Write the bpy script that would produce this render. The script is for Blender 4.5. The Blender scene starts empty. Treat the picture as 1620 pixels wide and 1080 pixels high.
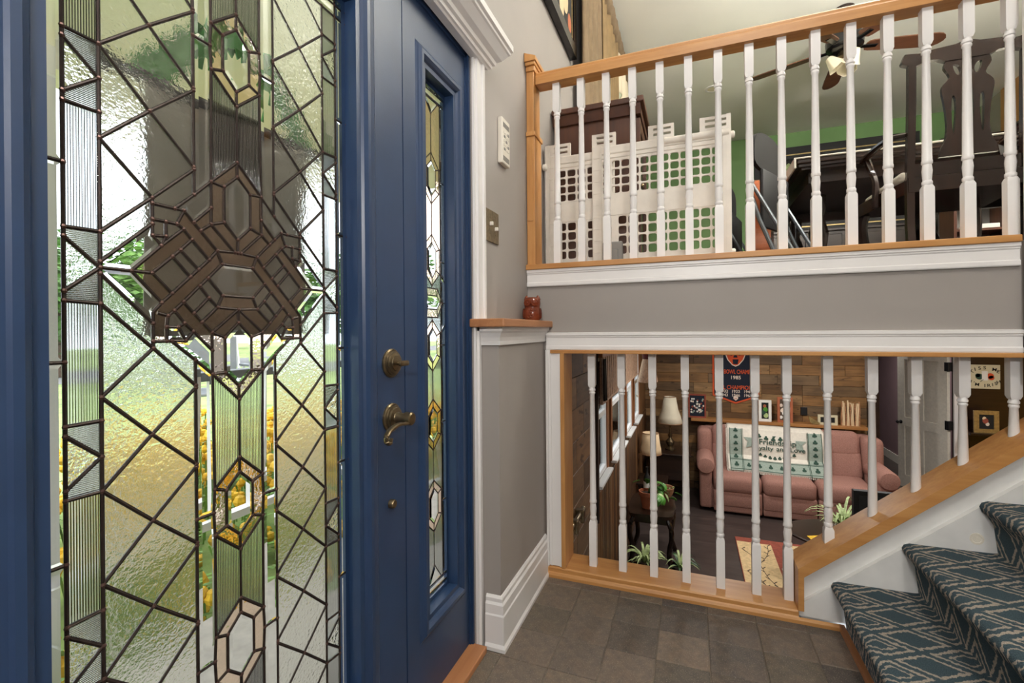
import bpy, bmesh, math, random
from mathutils import Vector, Matrix
random.seed(7)
SC = bpy.context.scene
COL = SC.collection

# ---------------------------------------------------------------- camera
cam_d = bpy.data.cameras.new('camera'); cam = bpy.data.objects.new('camera', cam_d); COL.objects.link(cam)
SC.camera = cam
cam_d.sensor_width = 36.0; cam_d.lens = 738.0/1620.0*36.0; cam_d.shift_y = -17.0/1620.0; cam_d.clip_start = 0.02
yaw = math.atan(282.0/738.0); roll = math.radians(0.5)
F_ = Vector((-math.sin(yaw), math.cos(yaw), 0)); R0 = Vector((math.cos(yaw), math.sin(yaw), 0)); U0 = Vector((0, 0, 1))
R_ = R0*math.cos(roll)-U0*math.sin(roll); U_ = U0*math.cos(roll)+R0*math.sin(roll)
mw = Matrix((R_, U_, -F_)).transposed().to_4x4(); mw.translation = Vector((0, 0, 1.07))
cam.matrix_world = mw

# ---------------------------------------------------------------- world, sun, exposure
w = bpy.data.worlds.new('sky'); SC.world = w; w.use_nodes = True
bg = w.node_tree.nodes['Background']
bg.inputs[0].default_value = (0.86, 0.93, 1.0, 1); bg.inputs[1].default_value = 3.6
sd = bpy.data.lights.new('sun', 'SUN'); sd.energy = 3.0; sd.angle = math.radians(6); sd.color = (1, .95, .86)
sun = bpy.data.objects.new('sun', sd); COL.objects.link(sun); sun.rotation_euler = (math.radians(-18), math.radians(38), 0)
SC.view_settings.view_transform = 'Standard'; SC.view_settings.look = 'None'
SC.view_settings.exposure = -0.12; SC.view_settings.gamma = 1.0; SC.view_settings.use_curve_mapping = False

# ---------------------------------------------------------------- materials
def lin(c): return tuple(((x/255)/12.92 if x/255 <= .04045 else ((x/255+.055)/1.055)**2.4) for x in c)
def S(*c): return lin(c)+(1,)
class N:
    def __init__(s, name):
        s.m = bpy.data.materials.new(name); s.m.use_nodes = True; s.t = s.m.node_tree; s.t.nodes.clear()
        s.out = s.t.nodes.new('ShaderNodeOutputMaterial')
    def n(s, kind, **kw):
        nd = s.t.nodes.new('ShaderNode'+kind)
        for k, v in kw.items():
            if k.startswith('i_'):
                nd.inputs[k[2:].replace('_', ' ')].default_value = v
            else: setattr(nd, k, v)
        return nd
    def l(s, a, b): s.t.links.new(a, b)
    def coord(s, scale=(1, 1, 1), rot=(0, 0, 0), kind='Object'):
        tc = s.n('TexCoord'); mp = s.n('Mapping'); s.l(tc.outputs[kind], mp.inputs[0])
        mp.inputs['Scale'].default_value = scale; mp.inputs['Rotation'].default_value = rot
        return mp.outputs[0]
    def ramp(s, fac, stops):
        r = s.n('ValToRGB'); s.l(fac, r.inputs[0]); e = r.color_ramp.elements
        while len(e) < len(stops): e.new(.5)
        for i, (p, c) in enumerate(stops): e[i].position = p; e[i].color = c
        return r.outputs[0]
    def math(s, op, a, b=None):
        m = s.n('Math', operation=op)
        for i, v in enumerate((a, b)):
            if v is None: continue
            if isinstance(v, (int, float)): m.inputs[i].default_value = v
            else: s.l(v, m.inputs[i])
        return m.outputs[0]
    def mix(s, fac, a, b, mode='MIX'):
        m = s.n('MixRGB', blend_type=mode)
        for i, v in enumerate((fac, a, b)):
            if isinstance(v, (int, float)): m.inputs[i].default_value = v
            elif isinstance(v, tuple): m.inputs[i].default_value = v
            else: s.l(v, m.inputs[i])
        return m.outputs[0]
    def bump(s, h, strength=.3, dist=.002):
        b = s.n('Bump'); b.inputs['Strength'].default_value = strength; b.inputs['Distance'].default_value = dist
        s.l(h, b.inputs['Height']); return b.outputs[0]
    def pbsdf(s, col, rough=.5, metal=0., normal=None, spec=.5):
        p = s.n('BsdfPrincipled'); p.inputs['Roughness'].default_value = rough if isinstance(rough, (int, float)) else .5
        p.inputs['Metallic'].default_value = metal; p.inputs['Specular IOR Level'].default_value = spec
        if isinstance(col, tuple): p.inputs['Base Color'].default_value = col
        else: s.l(col, p.inputs['Base Color'])
        if normal is not None: s.l(normal, p.inputs['Normal'])
        s.l(p.outputs[0], s.out.inputs[0]); return p
def noise(n, co, scale, detail=3, rough=.55):
    t = n.n('TexNoise'); n.l(co, t.inputs['Vector']); t.inputs['Scale'].default_value = scale
    t.inputs['Detail'].default_value = detail; t.inputs['Roughness'].default_value = rough
    return t.outputs['Fac']
def plain(name, rgb, rough=.5, metal=0., var=.06, scale=6., bump=.0, bscale=120., spec=.5):
    n = N(name); co = n.coord(); f = noise(n, co, scale)
    a = S(*[max(0, c*(1-var)) for c in rgb]); b = S(*[min(255, c*(1+var)) for c in rgb])
    col = n.ramp(f, [(.3, a), (.7, b)])
    nr = n.bump(noise(n, co, bscale, 2), bump, .002) if bump else None
    n.pbsdf(col, rough, metal, nr, spec); return n.m
def wood(name, c1, c2, rough=.4, axis='X', dens=30., rand=None, bump=.08, knots=False):
    """fine lengthwise grain; axis = the direction the grain runs; rand = list of tints picked per object"""
    n = N(name); st = {'X': (1.2, dens, dens), 'Y': (dens, 1.2, dens), 'Z': (dens, dens, 1.2)}[axis]
    oi = n.n('ObjectInfo')
    tc = n.n('TexCoord'); ad = n.n('VectorMath', operation='ADD'); sc = n.n('VectorMath', operation='SCALE')
    cmb = n.n('CombineXYZ'); n.l(oi.outputs['Random'], cmb.inputs[0]); n.l(oi.outputs['Random'], cmb.inputs[1]); n.l(oi.outputs['Random'], cmb.inputs[2])
    n.l(cmb.outputs[0], sc.inputs[0]); sc.inputs['Scale'].default_value = 7.3 if rand else 0.
    n.l(tc.outputs['Object'], ad.inputs[0]); n.l(sc.outputs[0], ad.inputs[1])
    mp = n.n('Mapping'); n.l(ad.outputs[0], mp.inputs[0]); mp.inputs['Scale'].default_value = st
    f = noise(n, mp.outputs[0], 1.6, 6, .62)
    mp2 = n.n('Mapping'); n.l(ad.outputs[0], mp2.inputs[0]); mp2.inputs['Scale'].default_value = tuple(x*.22 if x > 2 else x*1.4 for x in st)
    g = noise(n, mp2.outputs[0], 2.2, 3)
    col = n.ramp(f, [(.32, S(*c1)), (.68, S(*c2))])
    col = n.mix(.45, col, n.ramp(g, [(.35, S(*c1)), (.65, S(*c2))]))
    if knots:
        k = noise(n, mp2.outputs[0], 5.5, 1); kd = n.ramp(k, [(.66, (1, 1, 1, 1)), (.72, (.25, .2, .16, 1))])
        col = n.mix(.85, col, kd, 'MULTIPLY')
    if rand:
        r = n.n('ValToRGB'); r.color_ramp.interpolation = 'CONSTANT'; e = r.color_ramp.elements
        while len(e) < len(rand): e.new(.5)
        for i, c in enumerate(rand): e[i].position = i/len(rand); e[i].color = S(*c)
        n.l(oi.outputs['Random'], r.inputs[0])
        col = n.mix(1., col, r.outputs[0], 'MULTIPLY')
    n.pbsdf(col, rough, 0, n.bump(f, bump, .002)); return n.m
def glass(name, tint=(1, 1, 1), rough=0., bump=None, ior=1.45):
    n = N(name); g = n.n('BsdfGlass'); g.inputs['Color'].default_value = tint+(1,); g.inputs['Roughness'].default_value = rough
    g.inputs['IOR'].default_value = ior
    if bump:
        kind, sc, st, dist = bump
        if kind == 'noise': h = noise(n, n.coord(), sc, 2, .5)
        else:
            wv = n.n('TexWave', wave_type='BANDS', bands_direction=kind, wave_profile='SIN'); n.l(n.coord(), wv.inputs['Vector'])
            wv.inputs['Scale'].default_value = sc; wv.inputs['Distortion'].default_value = 0; h = wv.outputs['Fac']
        n.l(n.bump(h, st, dist), g.inputs['Normal'])
    n.l(g.outputs[0], n.out.inputs[0]); return n.m
def thin_glass(name):
    n = N(name); t = n.n('BsdfTransparent'); g = n.n('BsdfGlossy'); g.inputs['Roughness'].default_value = .02
    fr = n.n('Fresnel'); fr.inputs['IOR'].default_value = 1.18; m = n.n('MixShader')
    n.l(fr.outputs[0], m.inputs[0]); n.l(t.outputs[0], m.inputs[1]); n.l(g.outputs[0], m.inputs[2]); n.l(m.outputs[0], n.out.inputs[0]); return n.m
def emit(name, rgb, st):
    n = N(name); e = n.n('Emission'); e.inputs[0].default_value = S(*rgb); e.inputs[1].default_value = st; n.l(e.outputs[0], n.out.inputs[0]); return n.m
m = {}
m['wall'] = plain('grey_wall_paint', (156, 150, 145), .55, var=.015, scale=3, bump=.05, bscale=220)
m['wall2'] = plain('taupe_wall_paint', (160, 154, 142), .6, var=.015, scale=3, bump=.05, bscale=220)
m['white'] = plain('white_trim_paint', (232, 230, 229), .35, var=.012, scale=4)
m['skirt'] = plain('scuffed_white_paint', (226, 226, 224), .4, var=.03, scale=9)
m['ceil'] = plain('ceiling_paint', (236, 236, 226), .8, var=.01, scale=2, bump=.03, bscale=90)
m['green'] = plain('green_wall_paint', (112, 150, 92), .6, var=.02, scale=3, bump=.04, bscale=200)
m['purple'] = plain('mauve_wall_paint', (148, 122, 126), .6, var=.02)
m['yellow'] = plain('yellow_wall_paint', (236, 178, 40), .6, var=.02)
m['blue'] = plain('blue_door_paint', (37, 58, 90), .36, var=.03, scale=12, bump=.05, bscale=160)
m['oakx'] = wood('oak_grain_x', (174, 118, 62), (204, 152, 92), .42, 'X', 34)
m['oaky'] = wood('oak_grain_y', (156, 102, 66), (182, 128, 86), .42, 'Y', 34)
m['oakz'] = wood('oak_grain_z', (174, 118, 62), (204, 152, 92), .42, 'Z', 34)
m['dark'] = wood('dark_mahogany', (24, 14, 9), (42, 25, 16), .25, 'Z', 26, bump=.03)
m['darkx'] = wood('dark_walnut_x', (28, 18, 13), (48, 31, 22), .28, 'X', 26, bump=.03)
m['cab'] = wood('brown_cabinet', (64, 36, 24), (88, 52, 34), .35, 'Z', 30, bump=.04)
TINT = [(255, 236, 210), (225, 205, 180), (190, 176, 160), (160, 140, 120), (235, 205, 165), (200, 190, 182), (175, 150, 120), (245, 215, 175)]
m['plankx'] = wood('weathered_plank_x', (108, 90, 66), (170, 144, 108), .6, 'X', 22, TINT, .15, True)
m['planky'] = wood('weathered_plank_y', (112, 94, 76), (164, 140, 116), .6, 'Y', 22, TINT, .15, True)
m['panel'] = wood('brown_panel_board', (84, 62, 42), (124, 96, 66), .5, 'Z', 24, TINT, .1)
m['lam'] = wood('dark_laminate', (54, 46, 44), (78, 68, 64), .3, 'X', 16)
m['shelfw'] = wood('shelf_board', (138, 92, 46), (178, 126, 72), .45, 'X', 24)
def tile_mat():
    n = N('slate_look_tile'); oi = n.n('ObjectInfo'); co = n.coord()
    r = n.ramp(oi.outputs['Random'], [(0, S(110, 105, 100)), (.22, S(140, 131, 122)), (.42, S(96, 95, 96)), (.62, S(148, 137, 126)), (.82, S(126, 120, 110)), (1, S(102, 101, 102))])
    f = noise(n, co, 34, 6, .7); col = n.mix(.62, r, n.ramp(f, [(.3, S(48, 44, 40)), (.7, S(160, 142, 124))]), 'OVERLAY')
    g = noise(n, co, 9, 2); col = n.mix(n.ramp(g, [(.5, (0, 0, 0, 1)), (.75, (.35, .35, .35, 1))]), col, S(120, 98, 82))
    sp = noise(n, co, 260, 2, .7); col = n.mix(n.ramp(sp, [(.60, (0, 0, 0, 1)), (.68, (.6, .6, .6, 1))]), col, S(176, 164, 150))
    n.pbsdf(col, .62, 0, n.bump(f, .25, .003), .3); return n.m
m['tile'] = tile_mat()
m['grout'] = plain('grout', (112, 102, 90), .85, var=.1, scale=40)
def carpet_mat():
    n = N('teal_diamond_carpet'); tc = n.n('TexCoord'); co = tc.outputs['UV']
    nz = n.n('TexNoise'); n.l(co, nz.inputs['Vector']); nz.inputs['Scale'].default_value = 90; nz.inputs['Detail'].default_value = 2
    sub = n.n('VectorMath', operation='SUBTRACT'); n.l(nz.outputs['Color'], sub.inputs[0]); sub.inputs[1].default_value = (.5, .5, .5)
    scl = n.n('VectorMath', operation='SCALE'); n.l(sub.outputs[0], scl.inputs[0]); scl.inputs['Scale'].default_value = .017
    add = n.n('VectorMath', operation='ADD'); n.l(co, add.inputs[0]); n.l(scl.outputs[0], add.inputs[1])
    sx = n.n('SeparateXYZ'); n.l(add.outputs[0], sx.inputs[0])
    u = n.math('PINGPONG', n.math('MULTIPLY', sx.outputs[0], 1/.115), .5)      # 0..0.5 triangle waves
    v = n.math('PINGPONG', n.math('MULTIPLY', sx.outputs[1], 1/.20), .5)
    d = n.math('ADD', u, v)                                                        # 0..1, 0.5 is the lattice
    a = n.math('ABSOLUTE', n.math('SUBTRACT', d, .5))
    line1 = n.ramp(n.math('ABSOLUTE', n.math('SUBTRACT', a, .115)), [(.032, (1, 1, 1, 1)), (.05, (0, 0, 0, 1))])
    line2 = n.ramp(n.math('ABSOLUTE', n.math('SUBTRACT', d, .20)), [(.020, (.9, .9, .9, 1)), (.034, (0, 0, 0, 1))])
    lines = n.mix(1., line1, line2, 'LIGHTEN')
    pile = noise(n, co, 420, 2, .6)
    base = n.ramp(pile, [(.3, S(46, 61, 69)), (.7, S(82, 99, 106))])
    beige = n.ramp(pile, [(.3, S(136, 124, 112)), (.7, S(186, 176, 164))])
    n.pbsdf(n.mix(lines, base, beige), .95, 0, n.bump(pile, .8, .004), .1); return n.m
m['carpet'] = carpet_mat()
m['lead'] = plain('bronze_patina_came', (54, 44, 40), .38, .55, var=.15, scale=60)
m['solder'] = plain('copper_solder', (92, 70, 64), .34, .7, var=.1, scale=60)
m['g_clear'] = glass('clear_bevelled_glass')
m['g_hammer'] = glass('hammered_glass', (.985, .985, .97), .15, ('noise', 170, .38, .003))
m['g_ripple'] = glass('rippled_glass', (.97, .98, .97), .03, ('noise', 120, .9, .004))
m['g_reedv'] = glass('reeded_glass_upright', (.98, .99, .99), .04, ('Y', 105, .9, .0025))
m['g_reedh'] = glass('reeded_glass_level', (.98, .99, .99), .04, ('Z', 130, .9, .002))
m['g_peach'] = glass('peach_glass', (.97, .87, .79), .03, ('noise', 70, .35, .002))
m['g_smoke'] = glass('smooth_art_glass', (.98, .97, .95), .05, ('noise', 160, .3, .002))
m['pane'] = thin_glass('window_pane')
m['brass'] = plain('antique_brass', (120, 106, 82), .28, .9, var=.12, scale=40)
m['brassd'] = plain('dark_brass_plate', (122, 108, 84), .42, .75, var=.15, scale=60)
m['plastic'] = plain('ivory_plastic', (222, 216, 204), .45, var=.02)
m['gate'] = plain('gate_plastic', (224, 218, 208), .5, var=.03, scale=14)
m['grey'] = plain('grey_plastic', (132, 130, 126), .5)
m['black'] = plain('black_plastic', (15, 15, 17), .55)
m['blackg'] = plain('black_gloss', (14, 14, 16), .15)
m['steel'] = plain('grey_steel_tube', (120, 126, 132), .3, .8)
m['owl'] = plain('glazed_terracotta', (116, 54, 32), .12, var=.12, scale=40)
m['owld'] = plain('glazed_terracotta_dark', (92, 38, 22), .12, var=.1, scale=40)
m['curtain'] = plain('tan_curtain_cloth', (116, 98, 74), .85, var=.06, scale=14, bump=.2, bscale=300)
m['curtaing'] = plain('gold_curtain_cloth', (128, 106, 72), .85, var=.06, scale=14, bump=.2, bscale=300)
m['sheer'] = plain('cream_scarf_cloth', (228, 216, 190), .8, var=.03)
m['sofa'] = plain('dusty_pink_upholstery', (158, 117, 105), .9, var=.1, scale=120, bump=.4, bscale=420, spec=.2)
m['cream'] = plain('cream_cotton', (226, 220, 206), .9, var=.03, scale=30, bump=.3, bscale=300)
m['sage'] = plain('sage_woven_border', (150, 164, 152), .9, var=.05, scale=60)
m['forest'] = plain('dark_green_print', (46, 74, 62), .9)
m['navy'] = plain('navy_felt', (22, 28, 44), .9)
m['orange'] = plain('orange_felt', (206, 84, 44), .9)
m['print'] = plain('pale_print', (222, 206, 190), .9)
m['ink'] = plain('black_ink', (22, 22, 20), .8)
m['signb'] = plain('cream_sign_board', (208, 200, 168), .6, var=.03)
m['gold'] = plain('gold_frame', (176, 154, 104), .35, .6, var=.1, scale=40)
m['red'] = plain('red_paint', (176, 40, 36), .5)
m['redrug'] = plain('rust_rug', (142, 72, 56), .95, var=.1, scale=40)
m['beigerug'] = plain('beige_rug', (206, 178, 132), .95, var=.08, scale=40)
m['vine'] = plain('dark_vine_print', (84, 70, 58), .95)
m['terra'] = plain('terracotta_pot', (168, 96, 64), .75, var=.08)
m['soil'] = plain('potting_soil', (52, 38, 28), .95, var=.3, scale=80)
m['leaf'] = plain('glossy_leaf', (72, 128, 48), .35, var=.3, scale=12)
m['leafd'] = plain('dark_leaf', (52, 82, 44), .45, var=.3, scale=12)
m['leafp'] = plain('pale_striped_leaf', (168, 186, 128), .5, var=.18, scale=30)
m['shade'] = plain('ivory_lampshade', (214, 206, 184), .8, var=.03)
m['shade2'] = plain('beige_lampshade', (222, 196, 158), .8, var=.03)
m['wicker'] = plain('woven_basket', (146, 106, 74), .8, var=.25, scale=60, bump=.5, bscale=120)
m['bamboo'] = plain('woven_shade', (158, 128, 104), .8, var=.14, scale=50, bump=.3, bscale=160)
m['bottle'] = glass('dark_green_bottle', (.12, .2, .1), .0)
m['paper'] = plain('white_paper', (232, 230, 224), .7, var=.02)
m['frost'] = plain('frosted_glass_shade', (226, 216, 190), .35, var=.03)
m['vinyl'] = plain('white_window_vinyl', (226, 228, 228), .4, var=.01)
m['stained'] = wood('stained_window_wood', (124, 74, 40), (160, 104, 62), .4, 'Z', 24)
m['cello'] = wood('varnished_orange_wood', (134, 62, 28), (176, 92, 44), .18, 'Z', 12)
m['concrete'] = plain('porch_concrete', (178, 170, 160), .85, var=.06, scale=14, bump=.2)
m['lawn'] = plain('lawn_grass', (138, 158, 92), .95, var=.22, scale=3.5, bump=.6, bscale=60)
m['bark'] = plain('tree_bark', (92, 76, 62), .9, var=.2, scale=20, bump=.5)
m['tleaf'] = plain('tree_leaf', (74, 112, 50), .6, var=.35, scale=1.5)
m['tleaf2'] = plain('tree_leaf_light', (104, 140, 66), .6, var=.3, scale=1.5)
m['bloom'] = plain('yellow_bloom', (226, 178, 44), .7, var=.15, scale=20)
m['soffit'] = plain('porch_ceiling_paint', (232, 226, 214), .7, var=.01)
m['greyp'] = plain('grey_rail_paint', (112, 116, 120), .5)
m['asphalt'] = plain('street_asphalt', (120, 120, 120), .9, var=.06)
m['flag'] = plain('grey_outdoor_cloth', (142, 138, 128), .9, var=.08, scale=9)
m['ribbon'] = plain('green_ribbon', (44, 128, 40), .5, var=.08)

# ---------------------------------------------------------------- mesh helpers
class B:
    def __init__(s): s.v = []; s.f = []; s.uv = None
    def add(s, vs, fs):
        o = len(s.v); s.v += [tuple(p) for p in vs]; s.f += [tuple(i+o for i in f) for f in fs]; return s
    def box(s, x0, x1, y0, y1, z0, z1):
        return s.add([(x0, y0, z0), (x1, y0, z0), (x1, y1, z0), (x0, y1, z0), (x0, y0, z1), (x1, y0, z1), (x1, y1, z1), (x0, y1, z1)],
                     [(0, 3, 2, 1), (4, 5, 6, 7), (0, 1, 5, 4), (1, 2, 6, 5), (2, 3, 7, 6), (3, 0, 4, 7)])
    def bm(s, bm):
        bm.verts.index_update(); s.add([v.co[:] for v in bm.verts], [[v.index for v in f.verts] for f in bm.faces]); bm.free(); return s
    def rbox(s, x0, x1, y0, y1, z0, z1, r=.01, seg=2, mat=None):
        bm = bmesh.new(); bmesh.ops.create_cube(bm, size=1)
        for v in bm.verts: v.co = ((v.co.x*(x1-x0)), (v.co.y*(y1-y0)), (v.co.z*(z1-z0)))
        r = min(r, .49*min(x1-x0, y1-y0, z1-z0))
        bmesh.ops.bevel(bm, geom=bm.edges[:], offset=r, segments=seg, profile=.5, affect='EDGES')
        c = Vector(((x0+x1)/2, (y0+y1)/2, (z0+z1)/2))
        for v in bm.verts: v.co = (mat @ v.co if mat else v.co)+c
        return s.bm(bm)
    def prism(s, poly, axis, a, b):
        """poly: 2D points; axis 'X' -> (y,z), 'Y' -> (x,z), 'Z' -> (x,y)"""
        def P(p, t): return {'X': (t, p[0], p[1]), 'Y': (p[0], t, p[1]), 'Z': (p[0], p[1], t)}[axis]
        n = len(poly); vs = [P(p, a) for p in poly]+[P(p, b) for p in poly]
        fs = [tuple(range(n))[::-1], tuple(range(n, 2*n))]+[(i, (i+1) % n, (i+1) % n+n, i+n) for i in range(n)]
        return s.add(vs, fs)
    def lathe(s, prof, c=(0, 0, 0), n=16, axis='Z', sx=1, sy=1):
        vs = []; fs = []
        for r, z in prof:
            for i in range(n):
                a = 2*math.pi*i/n; x, y = r*math.cos(a)*sx, r*math.sin(a)*sy
                p = {'Z': (x, y, z), 'X': (z, x, y), 'Y': (x, z, y)}[axis]; vs.append((p[0]+c[0], p[1]+c[1], p[2]+c[2]))
        k = len(prof)
        for j in range(k-1):
            for i in range(n): fs.append((j*n+i, j*n+(i+1) % n, (j+1)*n+(i+1) % n, (j+1)*n+i))
        fs.append(tuple(range(n))[::-1]); fs.append(tuple(range((k-1)*n, k*n)))
        return s.add(vs, fs)
    def tube(s, pts, r, n=8, flat=1.0, up=None):
        pts = [Vector(p) for p in pts]; rs = r if isinstance(r, (list, tuple)) else [r]*len(pts); vs = []; fs = []
        for i, p in enumerate(pts):
            t = ((pts[i+1] if i+1 < len(pts) else p)-(pts[i-1] if i else p)).normalized()
            ref = Vector(up) if up else (Vector((0, 0, 1)) if abs(t.z) < .9 else Vector((1, 0, 0)))
            a = t.cross(ref).normalized(); b = a.cross(t).normalized()
            for k in range(n):
                th = 2*math.pi*(k+.5)/n; vs.append(p+a*math.cos(th)*rs[i]+b*math.sin(th)*rs[i]*flat)
        m_ = len(pts)
        for j in range(m_-1):
            for k in range(n): fs.append((j*n+k, j*n+(k+1) % n, (j+1)*n+(k+1) % n, (j+1)*n+k))
        fs.append(tuple(range(n))[::-1]); fs.append(tuple(range((m_-1)*n, m_*n)))
        return s.add(vs, fs)
    def ball(s, c, r, n=10, k=6, sx=1, sy=1, sz=1):
        prof = [(max(.02*r, r*math.sin(math.pi*j/k)), -r*sz*math.cos(math.pi*j/k)) for j in range(k+1)]
        return s.lathe(prof, c, n, 'Z', sx, sy)
    def xf(s, mat): s.v = [tuple(mat @ Vector(p)) for p in s.v]; return s
    def mesh(s, name, mat, smooth=False, off=(0, 0, 0)):
        me = bpy.data.meshes.new(name); me.from_pydata([(x-off[0], y-off[1], z-off[2]) for x, y, z in s.v], [], s.f)
        bm = bmesh.new(); bm.from_mesh(me); bmesh.ops.recalc_face_normals(bm, faces=bm.faces[:]); bm.to_mesh(me); bm.free()
        if smooth:
            me.polygons.foreach_set('use_smooth', [True]*len(me.polygons)); me.set_sharp_from_angle(angle=math.radians(38))
        me.materials.append(mat); me.update(); return me
    def build(s, name, mat, parent=None, smooth=False, local=False):
        if parent is None:
            xs = [p[0] for p in s.v]; ys = [p[1] for p in s.v]; zs = [p[2] for p in s.v]
            off = ((min(xs)+max(xs))/2, (min(ys)+max(ys))/2, min(zs))
        else: off = (0, 0, 0) if local else rootloc(parent)
        o = bpy.data.objects.new(name, s.mesh(name, mat, smooth, off)); COL.objects.link(o)
        if parent is None: o.location = off
        else: o.parent = parent
        return o
def rootloc(o):
    l = Vector((0, 0, 0))
    while o: l += o.location; o = o.parent
    return tuple(l)
def tag(o, label, cat=None, group=None, kind=None):
    o['label'] = label
    if cat: o['category'] = cat
    if group: o['group'] = group
    if kind: o['kind'] = kind
    return o
def thing(name, label, cat, loc=(0, 0, 0), rz=0, group=None, kind=None):
    o = bpy.data.objects.new(name, None); COL.objects.link(o); o.location = loc; o.rotation_euler = (0, 0, rz); o.empty_display_size = .1
    return tag(o, label, cat, group, kind)
def struct(o, label): return tag(o, label, None, None, 'structure')
def place(me, name, parent, loc, rot=(0, 0, 0)):
    o = bpy.data.objects.new(name, me); COL.objects.link(o); o.parent = parent; o.location = loc; o.rotation_euler = rot; return o
def copy_tree(o, parent=None):
    c = o.copy(); COL.objects.link(c); c.parent = parent
    for ch in list(o.children): copy_tree(ch, c)
    return c
def curve_mesh(splines, depth, name):
    """2D outlines (first one outer, the others holes) filled and extruded to a B in its own XY plane"""
    cu = bpy.data.curves.new(name, 'CURVE'); cu.dimensions = '2D'; cu.fill_mode = 'BOTH'; cu.extrude = depth/2
    for pts in splines:
        sp = cu.splines.new('POLY'); sp.points.add(len(pts)-1)
        for i, p in enumerate(pts): sp.points[i].co = (p[0], p[1], 0, 1)
        sp.use_cyclic_u = True
    o = bpy.data.objects.new(name, cu); COL.objects.link(o)
    dg = bpy.context.evaluated_depsgraph_get(); dg.update(); me = bpy.data.meshes.new_from_object(o.evaluated_get(dg))
    b = B(); b.add([v.co[:] for v in me.vertices], [tuple(p.vertices) for p in me.polygons])
    bpy.data.objects.remove(o); bpy.data.curves.remove(cu); bpy.data.meshes.remove(me); return b
def text_mesh(txt, size, depth=.001, spacing=1.0):
    cu = bpy.data.curves.new('t', 'FONT'); cu.body = txt; cu.size = size; cu.extrude = depth; cu.align_x = 'CENTER'; cu.align_y = 'CENTER'; cu.space_character = spacing
    cu.resolution_u = 3; cu.offset = size*.012
    o = bpy.data.objects.new('t', cu); COL.objects.link(o)
    dg = bpy.context.evaluated_depsgraph_get(); dg.update(); me = bpy.data.meshes.new_from_object(o.evaluated_get(dg))
    b = B(); b.add([v.co[:] for v in me.vertices], [tuple(p.vertices) for p in me.polygons])
    bpy.data.objects.remove(o); bpy.data.curves.remove(cu); bpy.data.meshes.remove(me); return b
FRONT = Matrix.Rotation(math.radians(90), 4, 'X')          # XY drawing -> XZ, facing -Y
def smooth_pts(pts, it=2, closed=True):
    for _ in range(it):
        q = []; n = len(pts)
        for i in range(n if closed else n-1):
            a, b = pts[i], pts[(i+1) % n]
            q += [tuple(.75*x+.25*y for x, y in zip(a, b)), tuple(.25*x+.75*y for x, y in zip(a, b))]
        pts = q if closed else [pts[0]]+q+[pts[-1]]
    return pts
def wall_cells(b, axis, t0, t1, a0, a1, z0, z1, holes=()):
    """wall slab with rectangular holes: axis 'X' -> thickness in x, a is y; axis 'Y' -> thickness in y, a is x; 'Z' -> thickness in z, a is x, z is y"""
    A = sorted({a0, a1}|{max(a0, min(a1, h[i])) for h in holes for i in (0, 1)}); Z = sorted({z0, z1}|{max(z0, min(z1, h[i])) for h in holes for i in (2, 3)})
    for i in range(len(A)-1):
        for j in range(len(Z)-1):
            ca, cz = (A[i]+A[i+1])/2, (Z[j]+Z[j+1])/2
            if any(h[0] < ca < h[1] and h[2] < cz < h[3] for h in holes): continue
            if axis == 'X': b.box(t0, t1, A[i], A[i+1], Z[j], Z[j+1])
            elif axis == 'Y': b.box(A[i], A[i+1], t0, t1, Z[j], Z[j+1])
            else: b.box(A[i], A[i+1], Z[j], Z[j+1], t0, t1)
    return b

# ================================================================ SETTING
UF, LF, CZ, LC = 1.344, -1.30, 3.785, 1.08     # upper floor, lower floor, upper ceiling, lower ceiling
# ---- landing floor with separate tiles
fl = struct(B().box(-.70, .49, -1.0, 2.0, -.12, -.004).box(.49, 3.4, -1.0, .93, -.12, -.004).build('floor', m['grout']), 'entry landing floor of small square slate-look tiles')
TX = [-.592-.163, -.592, -.43, -.275, -.113, .05, .2165, .379, .492]; TY = [1.958, 1.899]+[1.899-.1595*k for k in range(1, 15)]
tile_me = {}
def tile_mesh(wd, dp):
    k = (round(wd, 3), round(dp, 3))
    if k not in tile_me: tile_me[k] = B().rbox(-wd/2+.0014, wd/2-.0014, -dp/2+.0014, dp/2-.0014, -.006, 0, .002, 1).mesh('tile', m['tile'])
    return tile_me[k]
for i in range(len(TX)-1):
    for j in range(len(TY)-1):
        x0, x1, y1, y0 = TX[i], TX[i+1], TY[j], TY[j+1]
        if x0 < -.60:
            x0 = -.655
            if y1 > 1.43: y1 = min(y1, 1.43)
            if y0 >= 1.43: continue
        o = place(tile_mesh(x1-x0, y1-y0), 'tile', fl, Vector(((x0+x1)/2, (y0+y1)/2, 0))-fl.location)
# ---- left outside wall (entry + upper room), window opening behind the curtains
b = wall_cells(B(), 'X', -.78, -.68, -1.0, 7.6, -.12, CZ, [(.088, 1.419, -1, 2.005), (2.02, 7.6, -1, 1.08), (4.25, 6.4, 2.35, 3.45)])
wl = struct(b.build('wall_left', m['wall']), 'grey painted wall beside the front door, running on into the upper room')
# ---- knee wall (ledge) right of the door
struct(B().box(-.70, -.603, 1.452, 2.02, 0, 1.083).build('wall_knee', m['wall']), 'low grey ledge wall between door casing and stair opening')
ob = thing('trim_1', None, None, (-.64, 1.7, 0)); struct(ob, 'white moulded baseboard with shoe round the low ledge wall')
prof = [(0, .0), (.022, .0), (.022, .012), (.016, .022), (.016, .115), (.013, .12), (.013, .15), (.008, .158), (.008, .17), (.003, .178), (0, .178)]
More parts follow.
